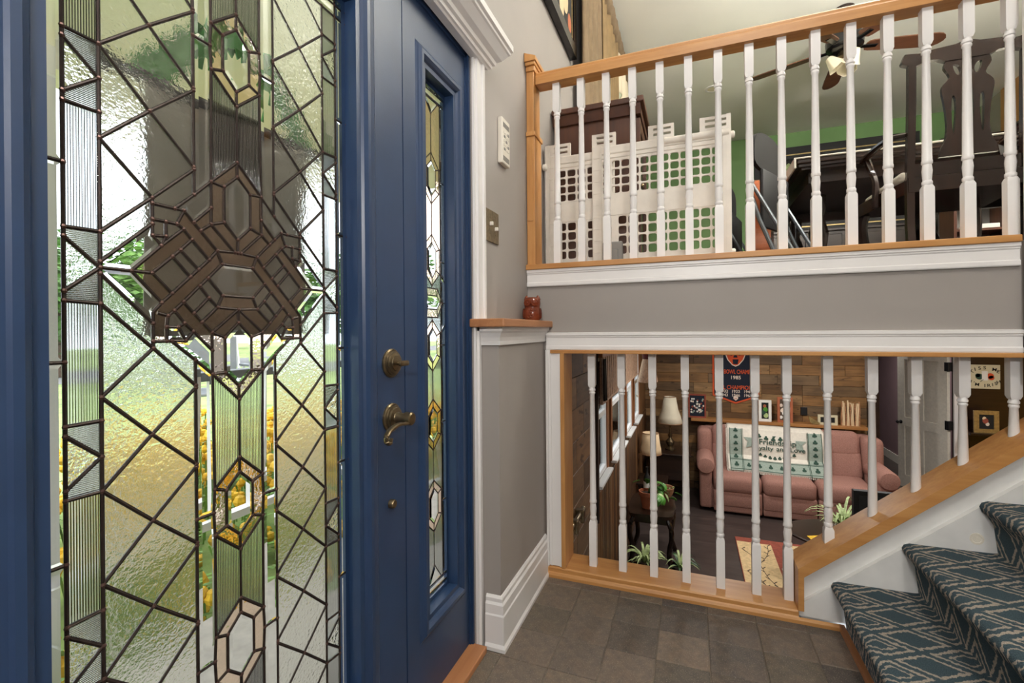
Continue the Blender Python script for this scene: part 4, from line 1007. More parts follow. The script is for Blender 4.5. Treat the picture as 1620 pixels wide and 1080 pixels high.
# pink reclining sofa
so = thing('sofa', 'dusty pink three-seat sofa with rolled arms against the plank wall', 'sofa', (1.15, 6.95, LF))
X0, X1, YF, YB = .10, 2.22, 6.52, 7.40
xs = [.26, .83, 1.42, 2.02]
B().rbox(.14, 2.18, YF+.10, YB, LF+.04, LF+.30, .02).build('base', m['sofa'], so)
for k in range(3):
    x0, x1 = xs[k]+.006, xs[k+1]-.006
    b = B().rbox(x0, x1, YF-.01, YF+.62, LF+.27, LF+.50, .075, 4); o = b.build('seat_cushion', m['sofa'], so, True)
    B().rbox(x0, x1, YF+.01, YF+.11, LF+.10, LF+.30, .025, 3).build('footrest_panel', m['sofa'], so, True)
    B().rbox(x0, x1, YF+.02, YF+.10, LF+.03, LF+.13, .02, 3).build('skirt_panel', m['sofa'], so, True)
    rot = Matrix.Rotation(math.radians(-12), 4, 'X')
    B().rbox(x0, x1, 7.02, 7.25, LF+.42, LF+.80, .07, 4, rot).build('back_cushion', m['sofa'], so, True)
    B().rbox(x0, x1, 7.07, 7.33, LF+.68, LF+1.03, .09, 4, rot).build('head_cushion', m['sofa'], so, True)
B().rbox(.16, 2.16, 7.22, YB, LF+.1, LF+.98, .05, 3).build('back', m['sofa'], so, True)
for s, xa, xb in ((-1, .08, .27), (1, 2.01, 2.24)):
    b = B().rbox(xa+.02, xb-.02, YF+.06, YB-.1, LF+.04, LF+.55, .03, 3)
    ar = b.build('arm', m['sofa'], so, True)
    cx = (xa+xb)/2
    b = B().lathe([(.03, YF+.0), (.095, YF+.01), (.108, YF+.04), (.112, YF+.4), (.10, YB-.14), (.05, YB-.1)], (cx, 0, LF+.60), 24, 'Y'); b.build('arm_roll', m['sofa'], ar, True)
    b = B().rbox(xa, xb, 7.02, 7.36, LF+.5, LF+.98, .07, 3); b.build('wing', m['sofa'], ar, True)
# printed throw draped on the sofa back
th = thing('throw_blanket', 'cream throw with shamrock border and Friendship lettering draped over the sofa back', 'blanket', (1.02, 7.0, -.85))
def bsurf(u, v):    # u 0..1 left to right, v 0..1 bottom to top
    x = .46+1.12*u; z = -.785+.535*v+.006*math.sin(5*u+1)
    y = 6.93+.09*v+.010*math.sin(9*u+3*v)-.02*math.exp(-((v-.62)/.22)**2)-.02*(1-v)-.15*max(0, 1-v/.3)
    if v > .93: y += (v-.93)*1.8
    return Vector((x, y, z))
def patch(u0, u1, v0, v1, off, nu=30, nv=16):
    vs = []; fs = []
    for j in range(nv+1):
        for i in range(nu+1):
            p = bsurf(u0+(u1-u0)*i/nu, v0+(v1-v0)*j/nv); vs.append((p.x, p.y-off, p.z))
    for j in range(nv):
        for i in range(nu): fs.append((j*(nu+1)+i, j*(nu+1)+i+1, (j+1)*(nu+1)+i+1, (j+1)*(nu+1)+i))
    return B().add(vs, fs)
def onblanket(b, cu_, cv_, w=1.12, h=.595, off=.004):
    out = []
    for x, y, z in b.v:
        u = cu_+x/w; v = cv_+y/h; p = bsurf(u, v); out.append((p.x, p.y-off-z, p.z))
    b.v = out; return b
o = patch(0, 1, 0, 1, 0, 44, 40).build('fabric', m['cream'], th, True); md = o.modifiers.new('s', 'SOLIDIFY'); md.thickness = .006; md.offset = 1
bo = B()
for a in ((0.02, .16, 0, 1), (.84, .98, 0, 1), (.16, .84, .02, .22)): p = patch(*a, .014, 16, 40); bo.add(p.v, p.f)
bo.build('sage_border', m['sage'], th, True)
ln = B()
for a in ((.022, .028, 0, 1), (.152, .158, 0, 1), (.165, .169, 0, 1), (.842, .848, 0, 1), (.972, .978, 0, 1), (.831, .835, 0, 1), (.02, .98, .205, .215), (.02, .98, .225, .230), (.02, .98, .03, .04)): p = patch(*a, .017, 24, 40); ln.add(p.v, p.f)
ln.build('border_lines', m['forest'], th)
def shamrock(r):
    b = B()
    for k in range(3):
        a = math.radians(90+120*k); b.lathe([(r*.5, 0), (r*.5, .0005)], (math.cos(a)*r*.5, math.sin(a)*r*.5, 0), 8)
    b.box(-r*.08, r*.08, -r, 0, 0, .0005); return b
for u in (.09, .91):
    for k in range(6): onblanket(shamrock(.030), u, .12+k*.155, off=.019).build('shamrock_print', m['forest'], th)
for k in range(6): onblanket(shamrock(.026), .22+k*.112, .12, off=.019).build('shamrock_print', m['forest'], th)
for k in range(9): onblanket(shamrock(.024), .30+k*.05, .40-.10*math.sin(math.pi*k/8), off=.019).build('shamrock_print', m['forest'], th)
for k in range(5): onblanket(shamrock(.030), .34+k*.075, .80-.06*math.sin(math.pi*k/4), off=.019).build('shamrock_print', m['forest'], th)
onblanket(text_mesh('Friendship', .105, .0004), .53, .665, off=.020).build('lettering', m['forest'], th)
for w_, u_ in (('Loyalty', .37), ('and', .575), ('Love', .735)): onblanket(text_mesh(w_, .090, .0004), u_, .52, off=.020).build('lettering', m['forest'], th)
tr = B().add([(-.10, .05, 0), (.10, .05, 0), (0, -.07, 0)], [(0, 1, 2)]); onblanket(tr, .50, .88, off=.019).build('green_emblem', m['forest'], th)
for s in (-1, 1):
    tr = B().add([(0, -.06, 0), (s*.09, -.10, 0), (s*.07, 0, 0), (s*.12, .05, 0), (0, .05, 0)], [(0, 1, 2, 3, 4)]); onblanket(tr, .5+s*.22, .66, off=.018).build('ribbon_end', m['sage'], th)
fg = B(); rg = random.Random(4)
for k in range(70):
    v = k/70; p = bsurf(0, v); fg.tube([(p.x, p.y-.003, p.z), (p.x-.02, p.y-.006, p.z-.012)], .003, 3)
    p = bsurf(1, v); fg.tube([(p.x, p.y-.003, p.z), (p.x+.02, p.y-.006, p.z-.012)], .003, 3)
for k in range(110):
    u = k/110; p = bsurf(u, 0); fg.tube([(p.x, p.y-.003, p.z), (p.x+rg.uniform(-.01, .01), p.y-.01, p.z-.03)], .003, 3)
tag(fg.build('fringe', m['cream'], th), 'cream yarn fringe', kind='stuff')
# shelf and things on the plank wall
struct(B().rbox(.0, 2.14, 7.26, 7.4535, -.262, -.222, .004).build('trim_22', m['shelfw']), 'wooden picture ledge along the plank wall')
SH = -.222
def framed(name, label, x0, x1, z0, z1, y, fm, im, bw=.025, tilt=0, extra=None, cat='picture'):
    t = thing(name, label, cat, ((x0+x1)/2, y, z0))
    wall_cells(B(), 'Y', y-.022, y, x0, x1, z0, z1, [(x0+bw, x1-bw, z0+bw, z1-bw)]).build('frame', m[fm], t)
    B().box(x0+bw*.8, x1-bw*.8, y-.012, y-.002, z0+bw*.8, z1-bw*.8).build('print', m[im], t)
    if extra: extra(t, y-.0135)
    return t
def blobs(spec):
    def f(t, y):
        for x, z, r, mt in spec: B().ball((x, y+.001, z), r, 10, 5, 1, .03, 1.2).build('printed_shape', m[mt], t)
    return f
rg = random.Random(12)
framed('sports_photo', 'maroon framed crowd photograph above the left sofa arm', -.035, .205, -.222, .12, 7.35, 'redrug', 'navy', .02, 0, blobs([(rg.uniform(0, .17), rg.uniform(-.15, .05), .012, rg.choice(['print', 'redrug', 'sage', 'paper'])) for _ in range(40)]))
framed('white_picture', 'small white framed print on the ledge under the pennant', .885, 1.042, SH, .075, 7.34, 'paper', 'ink', .035, 0, blobs([(.95, -.10, .03, 'forest'), (.97, -.06, .03, 'leaf'), (.96, -.01, .02, 'terra'), (.975, -.14, .03, 'leafp')]))
framed('brown_picture', 'brown framed photo collage on the ledge beside a baluster', 1.115, 1.30, SH, .125, 7.34, 'terra', 'vine', .03, 0, blobs([(rg.uniform(1.16, 1.27), rg.uniform(-.16, .08), .02, rg.choice(['print', 'redrug', 'paper'])) for _ in range(16)]))
framed('gold_picture', 'pale gold landscape frame on the ledge above the sofa', 1.59, 1.815, SH, -.09, 7.33, 'signb', 'ink', .03)
small('wall_outlet', 'small black square box on the plank wall above the ledge', 'outlet', B().rbox(1.415, 1.495, 7.435, 7.4535, -.13, -.02, .004), 'black')
small('gold_shell', 'curved golden shell ornament on the ledge', 'ornament', B().prism(smooth_pts([(1.48, -.11), (1.50, -.13), (1.62, -.20), (1.60, -.218), (1.52, -.218), (1.49, -.18)], 2), 'Y', 7.29, 7.315), 'gold')
tw = thing('twig_bundle', 'frame of upright driftwood twigs on the ledge', 'ornament', (1.96, 7.34, SH))
for k in range(13):
    x = 1.865+k*.0165; b = B().tube(smooth_pts([(x, 7.34, SH), (x+rg.uniform(-.012, .012), 7.335, SH+.11), (x+rg.uniform(-.01, .01), 7.34, SH+.22), (x+rg.uniform(-.015, .015), 7.34, rg.uniform(.06, .115))], 1, False), .009, 6); b.build('twig', m['shade2'] if k % 3 else m['wicker'], tw, True)
# championship pennant
pn = thing('pennant_banner', 'navy felt championship banner with orange edge hanging on the plank wall', 'banner', (.605, 7.44, 0))
PO = [(.30, 1.02), (.905, 1.02), (.905, .10), (.605, -.012), (.30, .10)]
B().prism(PO, 'Y', 7.440, 7.448).build('orange_edge', m['orange'], pn)
B().prism([(.322, 1.02), (.883, 1.02), (.883, .118), (.605, .014), (.322, .118)], 'Y', 7.436, 7.442).build('felt', m['navy'], pn)
def txt(s, size, x, z, y, mt, par, sp=1.0, sc=(1, 1)): text_mesh(s, size, .0006, sp).xf(Matrix.Translation((x, y, z)) @ FRONT @ Matrix.Diagonal((sc[0], sc[1], 1, 1))).build('lettering', m[mt], par)
txt('SUPER BOWL CHAMPIONS', .085, .605, .448, 7.4345, 'orange', pn, 1.0, (.62, 1)); txt('1985', .072, .605, .365, 7.4345, 'print', pn)
txt('NFL CHAMPIONS', .082, .605, .222, 7.4345, 'orange', pn, 1.0, (.78, 1))
for j, r in enumerate((('1932', '1933', '1940'), ('1943', '1946', '1963'))):
    for i, s_ in enumerate(r): txt(s_, .056, .49+i*.155-.04, .165-j*.055, 7.4345, 'print', pn)
sh = [(.575, .095), (.605, .102), (.635, .095), (.635, .06), (.605, .034), (.575, .06)]
B().prism(sh, 'Y', 7.433, 7.436).build('shield', m['print'], pn); txt('NFL', .024, .605, .062, 7.4325, 'red', pn)
em = [(.44, .78), (.47, .70), (.50, .62), (.56, .545), (.605, .525), (.65, .545), (.71, .62), (.74, .70), (.77, .78), (.74, .86), (.605, .90), (.47, .86)]
B().prism(em, 'Y', 7.4335, 7.436).build('emblem_rim', m['print'], pn)
B().prism([((x-.605)*.9+.605, (z-.71)*.92+.71) for x, z in em], 'Y', 7.432, 7.434).build('emblem_head', m['orange'], pn)
for pts in ([(.575, .56), (.635, .56), (.645, .63), (.565, .63)], [(.50, .70), (.56, .68), (.565, .72), (.51, .74)], [(.71, .70), (.65, .68), (.645, .72), (.70, .74)], [(.575, .655), (.635, .655), (.62, .69), (.59, .69)]):
    B().prism(pts, 'Y', 7.4308, 7.4325).build('emblem_mark', m['navy'], pn)
# end table and lamps
et = thing('end_table', 'dark end table in the corner beside the sofa', 'table', (-.28, 7.0, LF))
B().rbox(-.55, -.0, 6.74, 7.28, -.665, -.640, .006).build('table_top', m['darkx'], et); B().box(-.52, -.03, 6.77, 7.25, -1.0, -.665).build('drawer_box', m['darkx'], et)
for x in (-.51, -.06):
    for y in (6.79, 7.22): B().box(x, x+.035, y-.02, y+.015, LF, -1.0).build('leg', m['darkx'], et)
def lamp(name, label, x, y, z0, base, zs0, zs1, r0, r1, shm, bm_):
    t = thing(name, label, 'lamp', (x, y, z0)); B().lathe(base, (x, y, z0), 18).build('base', m[bm_], t, True)
    n = 24; vs = []; fs = []
    for k, (r, z) in enumerate(((r0, zs0), (r0*.86+r1*.14-.012*(r0 > .14), zs0+(zs1-zs0)*.25), ((r0+r1)/2-.012*(r0 > .14), (zs0+zs1)/2), (r1, zs1))):
        for i in range(n): a = 2*math.pi*i/n; vs.append((x+r*math.cos(a), y+r*math.sin(a), z))
    for j in range(3):
        for i in range(n): fs.append((j*n+i, j*n+(i+1) % n, (j+1)*n+(i+1) % n, (j+1)*n+i))
    o = B().add(vs, fs).build('lamp_shade', m[shm], t, True); md = o.modifiers.new('s', 'SOLIDIFY'); md.thickness = .003
    for r, z in ((r0, zs0), (r1, zs1)): B().tube([(x+r*math.cos(2*math.pi*i/24), y+r*math.sin(2*math.pi*i/24), z) for i in range(25)], .004, 5).build('shade_trim', m['wicker'], o)
    B().tube([(x, y, z0+base[-1][1]-.01), (x, y, zs1)], .004, 6).build('stem', m['brass'], t); return t
lamp('table_lamp', 'brass table lamp with ivory bell shade on the dark end table', -.28, 7.0, -.640, [(.07, 0), (.075, .02), (.05, .04), (.03, .05), (.055, .09), (.06, .12), (.035, .15), (.018, .17), (.03, .20), (.03, .22), (.012, .24), (.012, .36), (.006, .38)], -.255, .112, .172, .082, 'shade', 'brass')
cs = thing('side_table', 'carved dark side table with curved legs below the lower windows', 'table', (-.38, 4.95, LF))
o_ = smooth_pts([(-.60, 4.68), (-.50, 4.64), (-.40, 4.67), (-.30, 4.64), (-.16, 4.68), (-.17, 4.80), (-.14, 4.95), (-.17, 5.10), (-.16, 5.30), (-.38, 5.34), (-.60, 5.30)], 2)
B().prism(o_, 'Z', -.745, -.715).build('table_top', m['darkx'], cs); B().rbox(-.57, -.19, 4.74, 5.26, -.83, -.745, .008).build('apron', m['darkx'], cs)
for x, sx in ((-.22, 1), (-.54, -1)):
    for y, sy in ((4.76, -1), (5.24, 1)): B().tube(smooth_pts([(x, y, -.78), (x+sx*.05, y+sy*.04, -.90), (x+sx*.0, y, -1.12), (x+sx*.05, y+sy*.03, -1.285)], 2, False), .024, 8).build('leg', m['dark'], cs, True)
lamp('small_lamp', 'small lamp with beige cone shade on the side table by the windows', -.47, 5.17, -.715, [(.05, 0), (.055, .015), (.02, .03), (.035, .06), (.04, .09), (.02, .12), (.01, .14), (.008, .18)], -.47, -.27, .115, .075, 'shade2', 'dark') if False else None
ct = thing('corner_table', 'low dark table behind the potted vine', 'table', (-.46, 6.15, LF))
B().rbox(-.64, -.28, 5.95, 6.40, -.86, -.83, .006).build('table_top', m['darkx'], ct)
for x in (-.62, -.33):
    for y in (5.97, 6.34): B().box(x, x+.03, y, y+.03, LF, -.86).build('leg', m['darkx'], ct)
lamp('small_lamp', 'small lamp with beige cone shade near the lower windows', -.49, 6.25, -.83, [(.06, 0), (.065, .015), (.02, .03), (.035, .08), (.045, .12), (.02, .18), (.01, .22), (.008, .28)], -.525, -.26, .135, .10, 'shade2', 'dark')
bt = thing('wine_bottle', 'dark bottle with white label behind the potted vine', 'bottle', (-.45, 5.22, -.715))
B().lathe([(.034, 0), (.036, .01), (.036, .17), (.032, .20), (.014, .235), (.013, .29), (.015, .295), (.015, .305), (.010, .306)], (-.45, 5.22, -.715), 18).build('glass_body', m['black'], bt, True)
B().lathe([(.0365, .05), (.0365, .15)], (-.45, 5.22, -.715), 18).build('label', m['paper'], bt, True)
def leaf_shape(L, w_, fold=.25, bend=.3, n=6):
    vs = []; fs = []
    for i in range(n+1):
        t = i/n; wv = w_*math.sin(math.pi*min(1, t*.96+.04))**.8; z = -bend*L*t*t; x = L*t
        vs += [(x, -wv, z+fold*wv), (x, 0, z), (x, wv, z+fold*wv)]
    for i in range(n): a = i*3; fs += [(a, a+1, a+4, a+3), (a+1, a+2, a+5, a+4)]
    return B().add(vs, fs)
def pot(t, x, y, z, r, h, mt):
    B().lathe([(r*.68, 0), (r*.95, h*.78), (r*1.06, h*.78), (r*1.06, h), (r*.93, h), (r*.90, h*.8)], (x, y, z), 22).build('pot', m[mt], t, True)
    B().lathe([(r*.9, h*.84), (r*.5, h*.87), (.002, h*.88)], (x, y, z), 16).build('soil', m['soil'], t)
pv = thing('potted_vine', 'trailing green leafed houseplant in terracotta pot on the carved side table', 'plant', (-.40, 4.86, -.715))
pot(pv, -.41, 4.86, -.715, .085, .165, 'terra'); rg = random.Random(21)
for k in range(34):
    a = rg.uniform(-1.2, 2.2) if k % 3 else rg.uniform(0, 6.28); r = rg.uniform(.05, .26); z = -.56+rg.uniform(0, .12)-max(0, r-.1)*.6
    p = Vector((-.41+r*math.cos(a)*1.0, 4.86+r*math.sin(a)*.7-.03, z)); p.x = max(p.x, -.56)
    lf_ = leaf_shape(rg.uniform(.07, .11), rg.uniform(.026, .04)); lf_.xf(Matrix.Translation(p) @ Matrix.Rotation(a+rg.uniform(-.8, .8), 4, 'Z') @ Matrix.Rotation(rg.uniform(-.2, .9), 4, 'Y') @ Matrix.Rotation(rg.uniform(-.5, .5), 4, 'X'))
    o = lf_.build('leaf', m['leaf'] if k % 4 else m['leafp'], pv, True); md = o.modifiers.new('s', 'SOLIDIFY'); md.thickness = .0012
    if k % 2 == 0: B().tube([(-.41, 4.86, -.57), ((p.x-.41)/2, (p.y+4.86)/2, max(p.z, -.57)+.05), p], .0025, 5).build('stem', m['leafd'], pv)
fb = thing('figurine_small', 'little colourful statuette standing behind the potted vine', 'figurine', (-.35, 5.08, -.715))
B().lathe([(.022, 0), (.026, .02), (.02, .07), (.012, .09), (.016, .105), (.012, .125), (.003, .135)], (-.35, 5.08, -.715), 14).build('robe', m['print'], fb, True); B().ball((-.35, 5.065, -.66), .016, 10, 5, 1, .6, 1.6).build('blue_sash', plain('pale_blue', (120, 160, 200), .5), fb, True)
bs = thing('basket', 'low woven basket on the far end of the side table', 'basket', (-.25, 5.22, -.715))
o = B().lathe([(.08, 0), (.11, .05), (.12, .09), (.125, .10), (.112, .10), (.10, .05), (.07, .012)], (-.27, 5.24, -.715), 22, 'Z', .8, .8).build('bowl', m['wicker'], bs, True)
def spider(name, label, x, y, z, r, n, L, mt, potm, par_h=.16, seed=1):
    t = thing(name, label, 'plant', (x, y, z)); pot(t, x, y, z, r, par_h, potm); rg = random.Random(seed)
    for k in range(n):
        a = rg.uniform(0, 6.283); l = L*rg.uniform(.6, 1.1); up = rg.uniform(.35, .95); pts = []
        for i in range(7):
            s_ = i/6; pts.append((x+math.cos(a)*l*s_*.75, y+math.sin(a)*l*s_*.75, z+par_h*.9+l*(1.9*up*s_-1.5*up*s_*s_)))
        b = B(); wv = [.006, .010, .011, .010, .008, .005, .001]; d = Vector((-math.sin(a), math.cos(a), 0)); vs = []; fs = []
        for p, q in zip(pts, wv): vs += [Vector(p)-d*q, Vector(p)+Vector((0, 0, -.003)), Vector(p)+d*q]
        for i in range(6): c = i*3; fs += [(c, c+1, c+4, c+3), (c+1, c+2, c+5, c+4)]
        B().add(vs, fs).build('leaf', m[mt] if k % 3 else m['leafp'], t, True)
    return t
spider('striped_plant', 'striped arching houseplant on the lower floor just behind the sill balusters', -.40, 4.34, LF, .09, 36, .26, 'leafp', 'dark', .30, 3)
spider('aloe_plant', 'dark green arching houseplant on the lower floor right of the striped one', -.10, 4.38, LF, .08, 28, .22, 'leafd', 'dark', .28, 5)
spider('low_fern', 'small low fern on the lower floor by the fifth baluster', .22, 4.18, LF, .06, 18, .12, 'leaf', 'dark', .20, 8)
# rug, coffee table, tv, plant
rgx = thing('area_rug', 'rust and beige rug with vine pattern on the dark floor', 'rug', (1.6, 5.2, LF))
B().rbox(.455, 3.2, 4.2, 5.86, LF, LF+.012, .003).build('rust_field', m['redrug'], rgx)
B().box(.462, .80, 4.25, 5.74, LF+.012, LF+.0135).build('beige_stripe', m['beigerug'], rgx); B().prism([(.94, 5.80), (1.15, 5.80), (1.10, 5.40), (.98, 5.52)], 'Z', LF+.012, LF+.0135).build('beige_patch', m['beigerug'], rgx)
B().prism([(.82, 5.22), (1.3, 5.20), (1.3, 4.95), (.82, 5.12)], 'Z', LF+.012, LF+.0135).build('beige_band', m['cream'], rgx)
for a0, b0 in (((.50, 5.55), (.78, 4.75)), ((.76, 5.70), (.55, 4.9)), ((.50, 5.05), (.76, 4.55))):
    b = B(); n = 12
    for i in range(n):
        t0, t1 = i/n, (i+1)/n; f = lambda t: (a0[0]+(b0[0]-a0[0])*t+.03*math.sin(6*t), a0[1]+(b0[1]-a0[1])*t, LF+.0145)
        b.tube([f(t0), f(t1)], .004, 4, .3); p = f(t0); b.tube([p, (p[0]+.03*(-1)**i, p[1]+.04, p[2])], .006, 4, .2)
    b.build('vine_line', m['vine'], rgx)
cf = thing('coffee_table', 'dark oval coffee table partly behind the stair cap', 'table', (1.5, 5.0, LF))
B().lathe([(.62, -.875), (.66, -.865), (.66, -.85), (.64, -.845), (.01, -.845)], (1.50, 5.12, 0), 40, 'Z', 1.0, .62).build('table_top', m['darkx'], cf)
for k in range(4):
    a = math.radians(45+90*k); B().tube([(1.50+.38*math.cos(a), 5.12+.22*math.sin(a), -.87), (1.50+.44*math.cos(a), 5.12+.26*math.sin(a), LF+.016)], .025, 8).build('leg', m['darkx'], cf)
small('yellow_paper', 'yellow leaflet lying on the dark oval table', 'paper', B().prism([(1.02, 4.86), (1.22, 4.95), (1.16, 5.06), (.99, 4.98)], 'Z', -.8455, -.842), 'bloom')
spider('spider_plant', 'pale striped spider plant in white pot on the oval table', 1.28, 5.02, -.845, .06, 44, .38, 'leafp', 'paper', .12, 9)
tvt = thing('tv_stand', 'low black media cabinet behind the stair cap', 'cabinet', (1.75, 4.45, LF)); B().rbox(1.15, 2.4, 4.25, 4.62, LF+.016, -.62, .01).build('body', m['black'], tvt)
for x in (1.18, 1.80): B().rbox(x, x+.57, 4.235, 4.252, LF+.06, -.66, .004).build('door', m['blackg'], tvt)
tv = thing('television', 'black flat television seen above the sloping stair cap', 'television', (1.75, 4.45, -.62))
wall_cells(B(), 'Y', 4.42, 4.47, 1.20, 2.35, -.56, -.22, [(1.235, 2.315, -.525, -.255)]).build('bezel', m['black'], tv); B().box(1.235, 2.315, 4.435, 4.46, -.525, -.255).build('screen', m['blackg'], tv)
B().rbox(1.5, 2.05, 4.36, 4.52, -.62, -.605, .004).box(1.72, 1.83, 4.43, 4.46, -.61, -.55).build('foot', m['black'], tv)
# white door, sign, gold picture on the dark wall
dr = thing('door_2', None, None, (3.20, 7.86, LF)); struct(dr, 'white panelled inner door standing ajar in the lower hallway')
ang = math.atan2(8.6-7.86, 2.92-3.20); dr.rotation_euler = (0, 0, ang)
wall_cells(B(), 'Y', -.02, .02, 0, .80, .01, 2.05, [(.12, .36, 1.05, 1.90), (.44, .68, 1.05, 1.90), (.12, .36, .2, .92), (.44, .68, .2, .92)]).build('slab', m['cream'], dr, False, True)
for x0, x1, z0, z1 in ((.12, .36, 1.05, 1.90), (.44, .68, 1.05, 1.90), (.12, .36, .2, .92), (.44, .68, .2, .92)): B().rbox(x0, x1, -.013, .013, z0, z1, .006).build('panel', m['cream'], dr, False, True)
for s in (-1, 1): B().lathe([(.025, .02), (.025, .028), (.01, .03), (.01, .06), (.02, .065), (.024, .08), (.012, .09)] if s > 0 else [(.025, -.02), (.025, -.028), (.01, -.03), (.01, -.06), (.02, -.065), (.024, -.08), (.012, -.09)], (.74, 0, .97), 14, 'Y').build('knob', m['black'], dr, True, True)
for z in (.25, 1.0, 1.78): B().rbox(-.03, .03, -.03, .03, z, z+.12, .004).build('hinge', m['black'], dr, False, True)
struct(B().box(3.235, 3.30, 7.80, 7.83, LF, LC).build('trim_23', m['white']), 'white door casing in the lower hallway'); struct(B().box(3.30, 3.36, 7.79, 7.83, LF, LC).build('trim_24', m['stained']), 'brown wooden upright beside the white casing')
sg = thing('shamrock_sign', 'cream KISS ME I\'M IRISH sign with tricolour shamrock on the dark wall', 'sign', (3.55, 7.80, .27))
B().rbox(3.39, 3.70, 7.80, 7.818, .268, .578, .003).build('board', m['signb'], sg)
def arc_text(s, size, cx, cz, R, a0, a1, y, par, flip=1):
    n = len(s)
    for i, c in enumerate(s):
        if c == ' ': continue
        a = math.radians(a0+(a1-a0)*i/(n-1)); x, z = cx+R*math.cos(a), cz+R*.72*math.sin(a)
        text_mesh(c, size, .0006).xf(Matrix.Translation((x, y, z)) @ FRONT @ Matrix.Rotation((((a-flip*math.pi/2)+math.pi) % (2*math.pi)-math.pi)*.3, 4, 'Z') @ Matrix.Diagonal((1.1, 1, 1, 1))).build('lettering', m['ink'], par)
arc_text('KISS ME', .060, 3.545, .415, .170, 142, 38, 7.7985, sg); arc_text("I'M IRISH", .056, 3.545, .430, .170, 216, 324, 7.7985, sg, -1)
for x, z, r, mt in ((3.49, .425, .038, 'forest'), (3.475, .44, .025, 'forest'), (3.60, .435, .036, 'orange'), (3.61, .41, .03, 'orange')): B().lathe([(r, 7.7965), (r, 7.7995)], (x, 0, z), 16, 'Y').build('shamrock_leaf', m[mt], sg)
B().rbox(3.515, 3.575, 7.796, 7.7995, .375, .495, .015, 2).build('white_leaf', m['paper'], sg); B().tube([(3.53, 7.797, .39), (3.50, 7.797, .36)], .008, 5, .2).build('stalk', m['forest'], sg)
small('wall_shelf', 'narrow dark shelf below the shamrock sign', 'shelf', B().rbox(3.29, 3.80, 7.55, 7.82, -.30, -.27, .004), 'darkx')
framed('gold_frame_picture', 'gold framed picture standing on the shelf under the sign', 3.355, 3.60, -.27, .01, 7.64, 'gold', 'ink', .05, 0, blobs([(3.47, -.12, .03, 'redrug'), (3.49, -.16, .02, 'print'), (3.46, -.09, .02, 'shade2')]))

# ================================================================ OUTSIDE
struct(B().box(-60, -.86, -40, 60, -.46, -.36).build('lawn', m['lawn']), 'green front lawn outside the door')
struct(B().box(-1.78, -.76, -2.5, 3.4, -.35, -.05).build('porch_floor', m['concrete']), 'pale concrete porch floor outside the front door')
struct(B().box(-2.7, -.781, -2.5, 3.4, 2.26, 2.40).box(-2.7, -2.5, -2.5, 3.4, 2.14, 2.27).build('porch_ceiling', m['soffit']), 'cream porch ceiling outside')
struct(B().box(-60, -22, -40, 60, -.359, -.35).build('street', m['asphalt']), 'street far beyond the lawn') if False else struct(B().box(-24, -18, -40, 60, -.359, -.35).build('street', m['asphalt']), 'grey street beyond the lawn')
for k, y in enumerate((1.06, 3.25)):
    b = B().box(-2.36, -2.24, y-.055, y+.055, -.36, 2.15).box(-2.38, -2.22, y-.075, y+.075, -.36, .12).box(-2.38, -2.22, y-.075, y+.075, 2.04, 2.15)
    small('porch_post', ['white porch post seen through the left edge of the door glass', 'white porch post at the end of the porch rail'][k], 'post', b, 'white')
pr_ = thing('porch_rail', 'grey topped porch rail with white spindles outside the door', 'railing', (-2.3, 2.15, -.05))
B().rbox(-2.35, -2.25, 1.14, 3.17, .83, .875, .006).build('top_rail', m['greyp'], pr_); B().box(-2.33, -2.27, 1.14, 3.17, .08, .12).build('bottom_rail', m['white'], pr_)
me = B().box(-.018, .018, -.018, .018, 0, .71).mesh('spindle', m['white'])
for k in range(9): place(me, 'spindle', pr_, (0, -.9+k*.22, .17))
pc = thing('patio_chair', 'white framed garden chair with grey seat out on the lawn', 'chair', (-6.2, 4.7, -.36), math.radians(70)); pc.scale = (1.5, 1.5, 1.5)
for s in (-1, 1):
    B().tube([(s*.27, -.25, 0), (s*.27, .25, .62)], .014, 8).build('leg', m['white'], pc, True, True); B().tube([(s*.27, .28, 0), (s*.27, -.28, .62)], .014, 8).build('leg', m['white'], pc, True, True)
    B().rbox(s*.27-.03, s*.27+.03, -.30, .28, .62, .645, .008).build('arm', m['greyp'], pc, False, True)
B().rbox(-.25, .25, -.26, .26, .40, .43, .01).build('seat', m['greyp'], pc, False, True); B().tube([(-.25, .26, .42), (-.25, .40, .98), (.25, .40, .98), (.25, .26, .42)], .014, 8).build('back_frame', m['white'], pc, True, True)
B().rbox(-.23, .23, .30, .33, .50, .92, .008).build('back_sling', m['greyp'], pc, False, True)
# grey cloth hanging outside the glass
bn = thing('hanging_banner', 'dark grey cloth banner on a black rod hanging outside the door glass', 'banner', (-.80, .64, 1.07))
cl = []; nn = 24; vs = []; fs = []
for j in range(9):
    for i in range(nn+1): u = i/nn; vs.append((-.80+.006*math.sin(u*11+j*.3), .474+.330*u, 1.066+.405*j/8))
for j in range(8):
    for i in range(nn): fs.append((j*(nn+1)+i, j*(nn+1)+i+1, (j+1)*(nn+1)+i+1, (j+1)*(nn+1)+i))
o = B().add(vs, fs).build('cloth', m['flag'], bn, True); md = o.modifiers.new('s', 'SOLIDIFY'); md.thickness = .003
b = B().tube([(-.80, .425, 1.474), (-.80, .84, 1.474)], .009, 10); b.ball((-.80, .425, 1.474), .016).ball((-.80, .84, 1.474), .016); b.build('rod', m['black'], bn, True)
arc = smooth_pts([(-.80, .475, 1.47), (-.80, .50, 1.50), (-.80, .55, 1.56), (-.80, .60, 1.61), (-.80, .645, 1.63), (-.80, .69, 1.61), (-.80, .74, 1.56), (-.80, .79, 1.50), (-.80, .81, 1.47)], 1, False)
b = B()
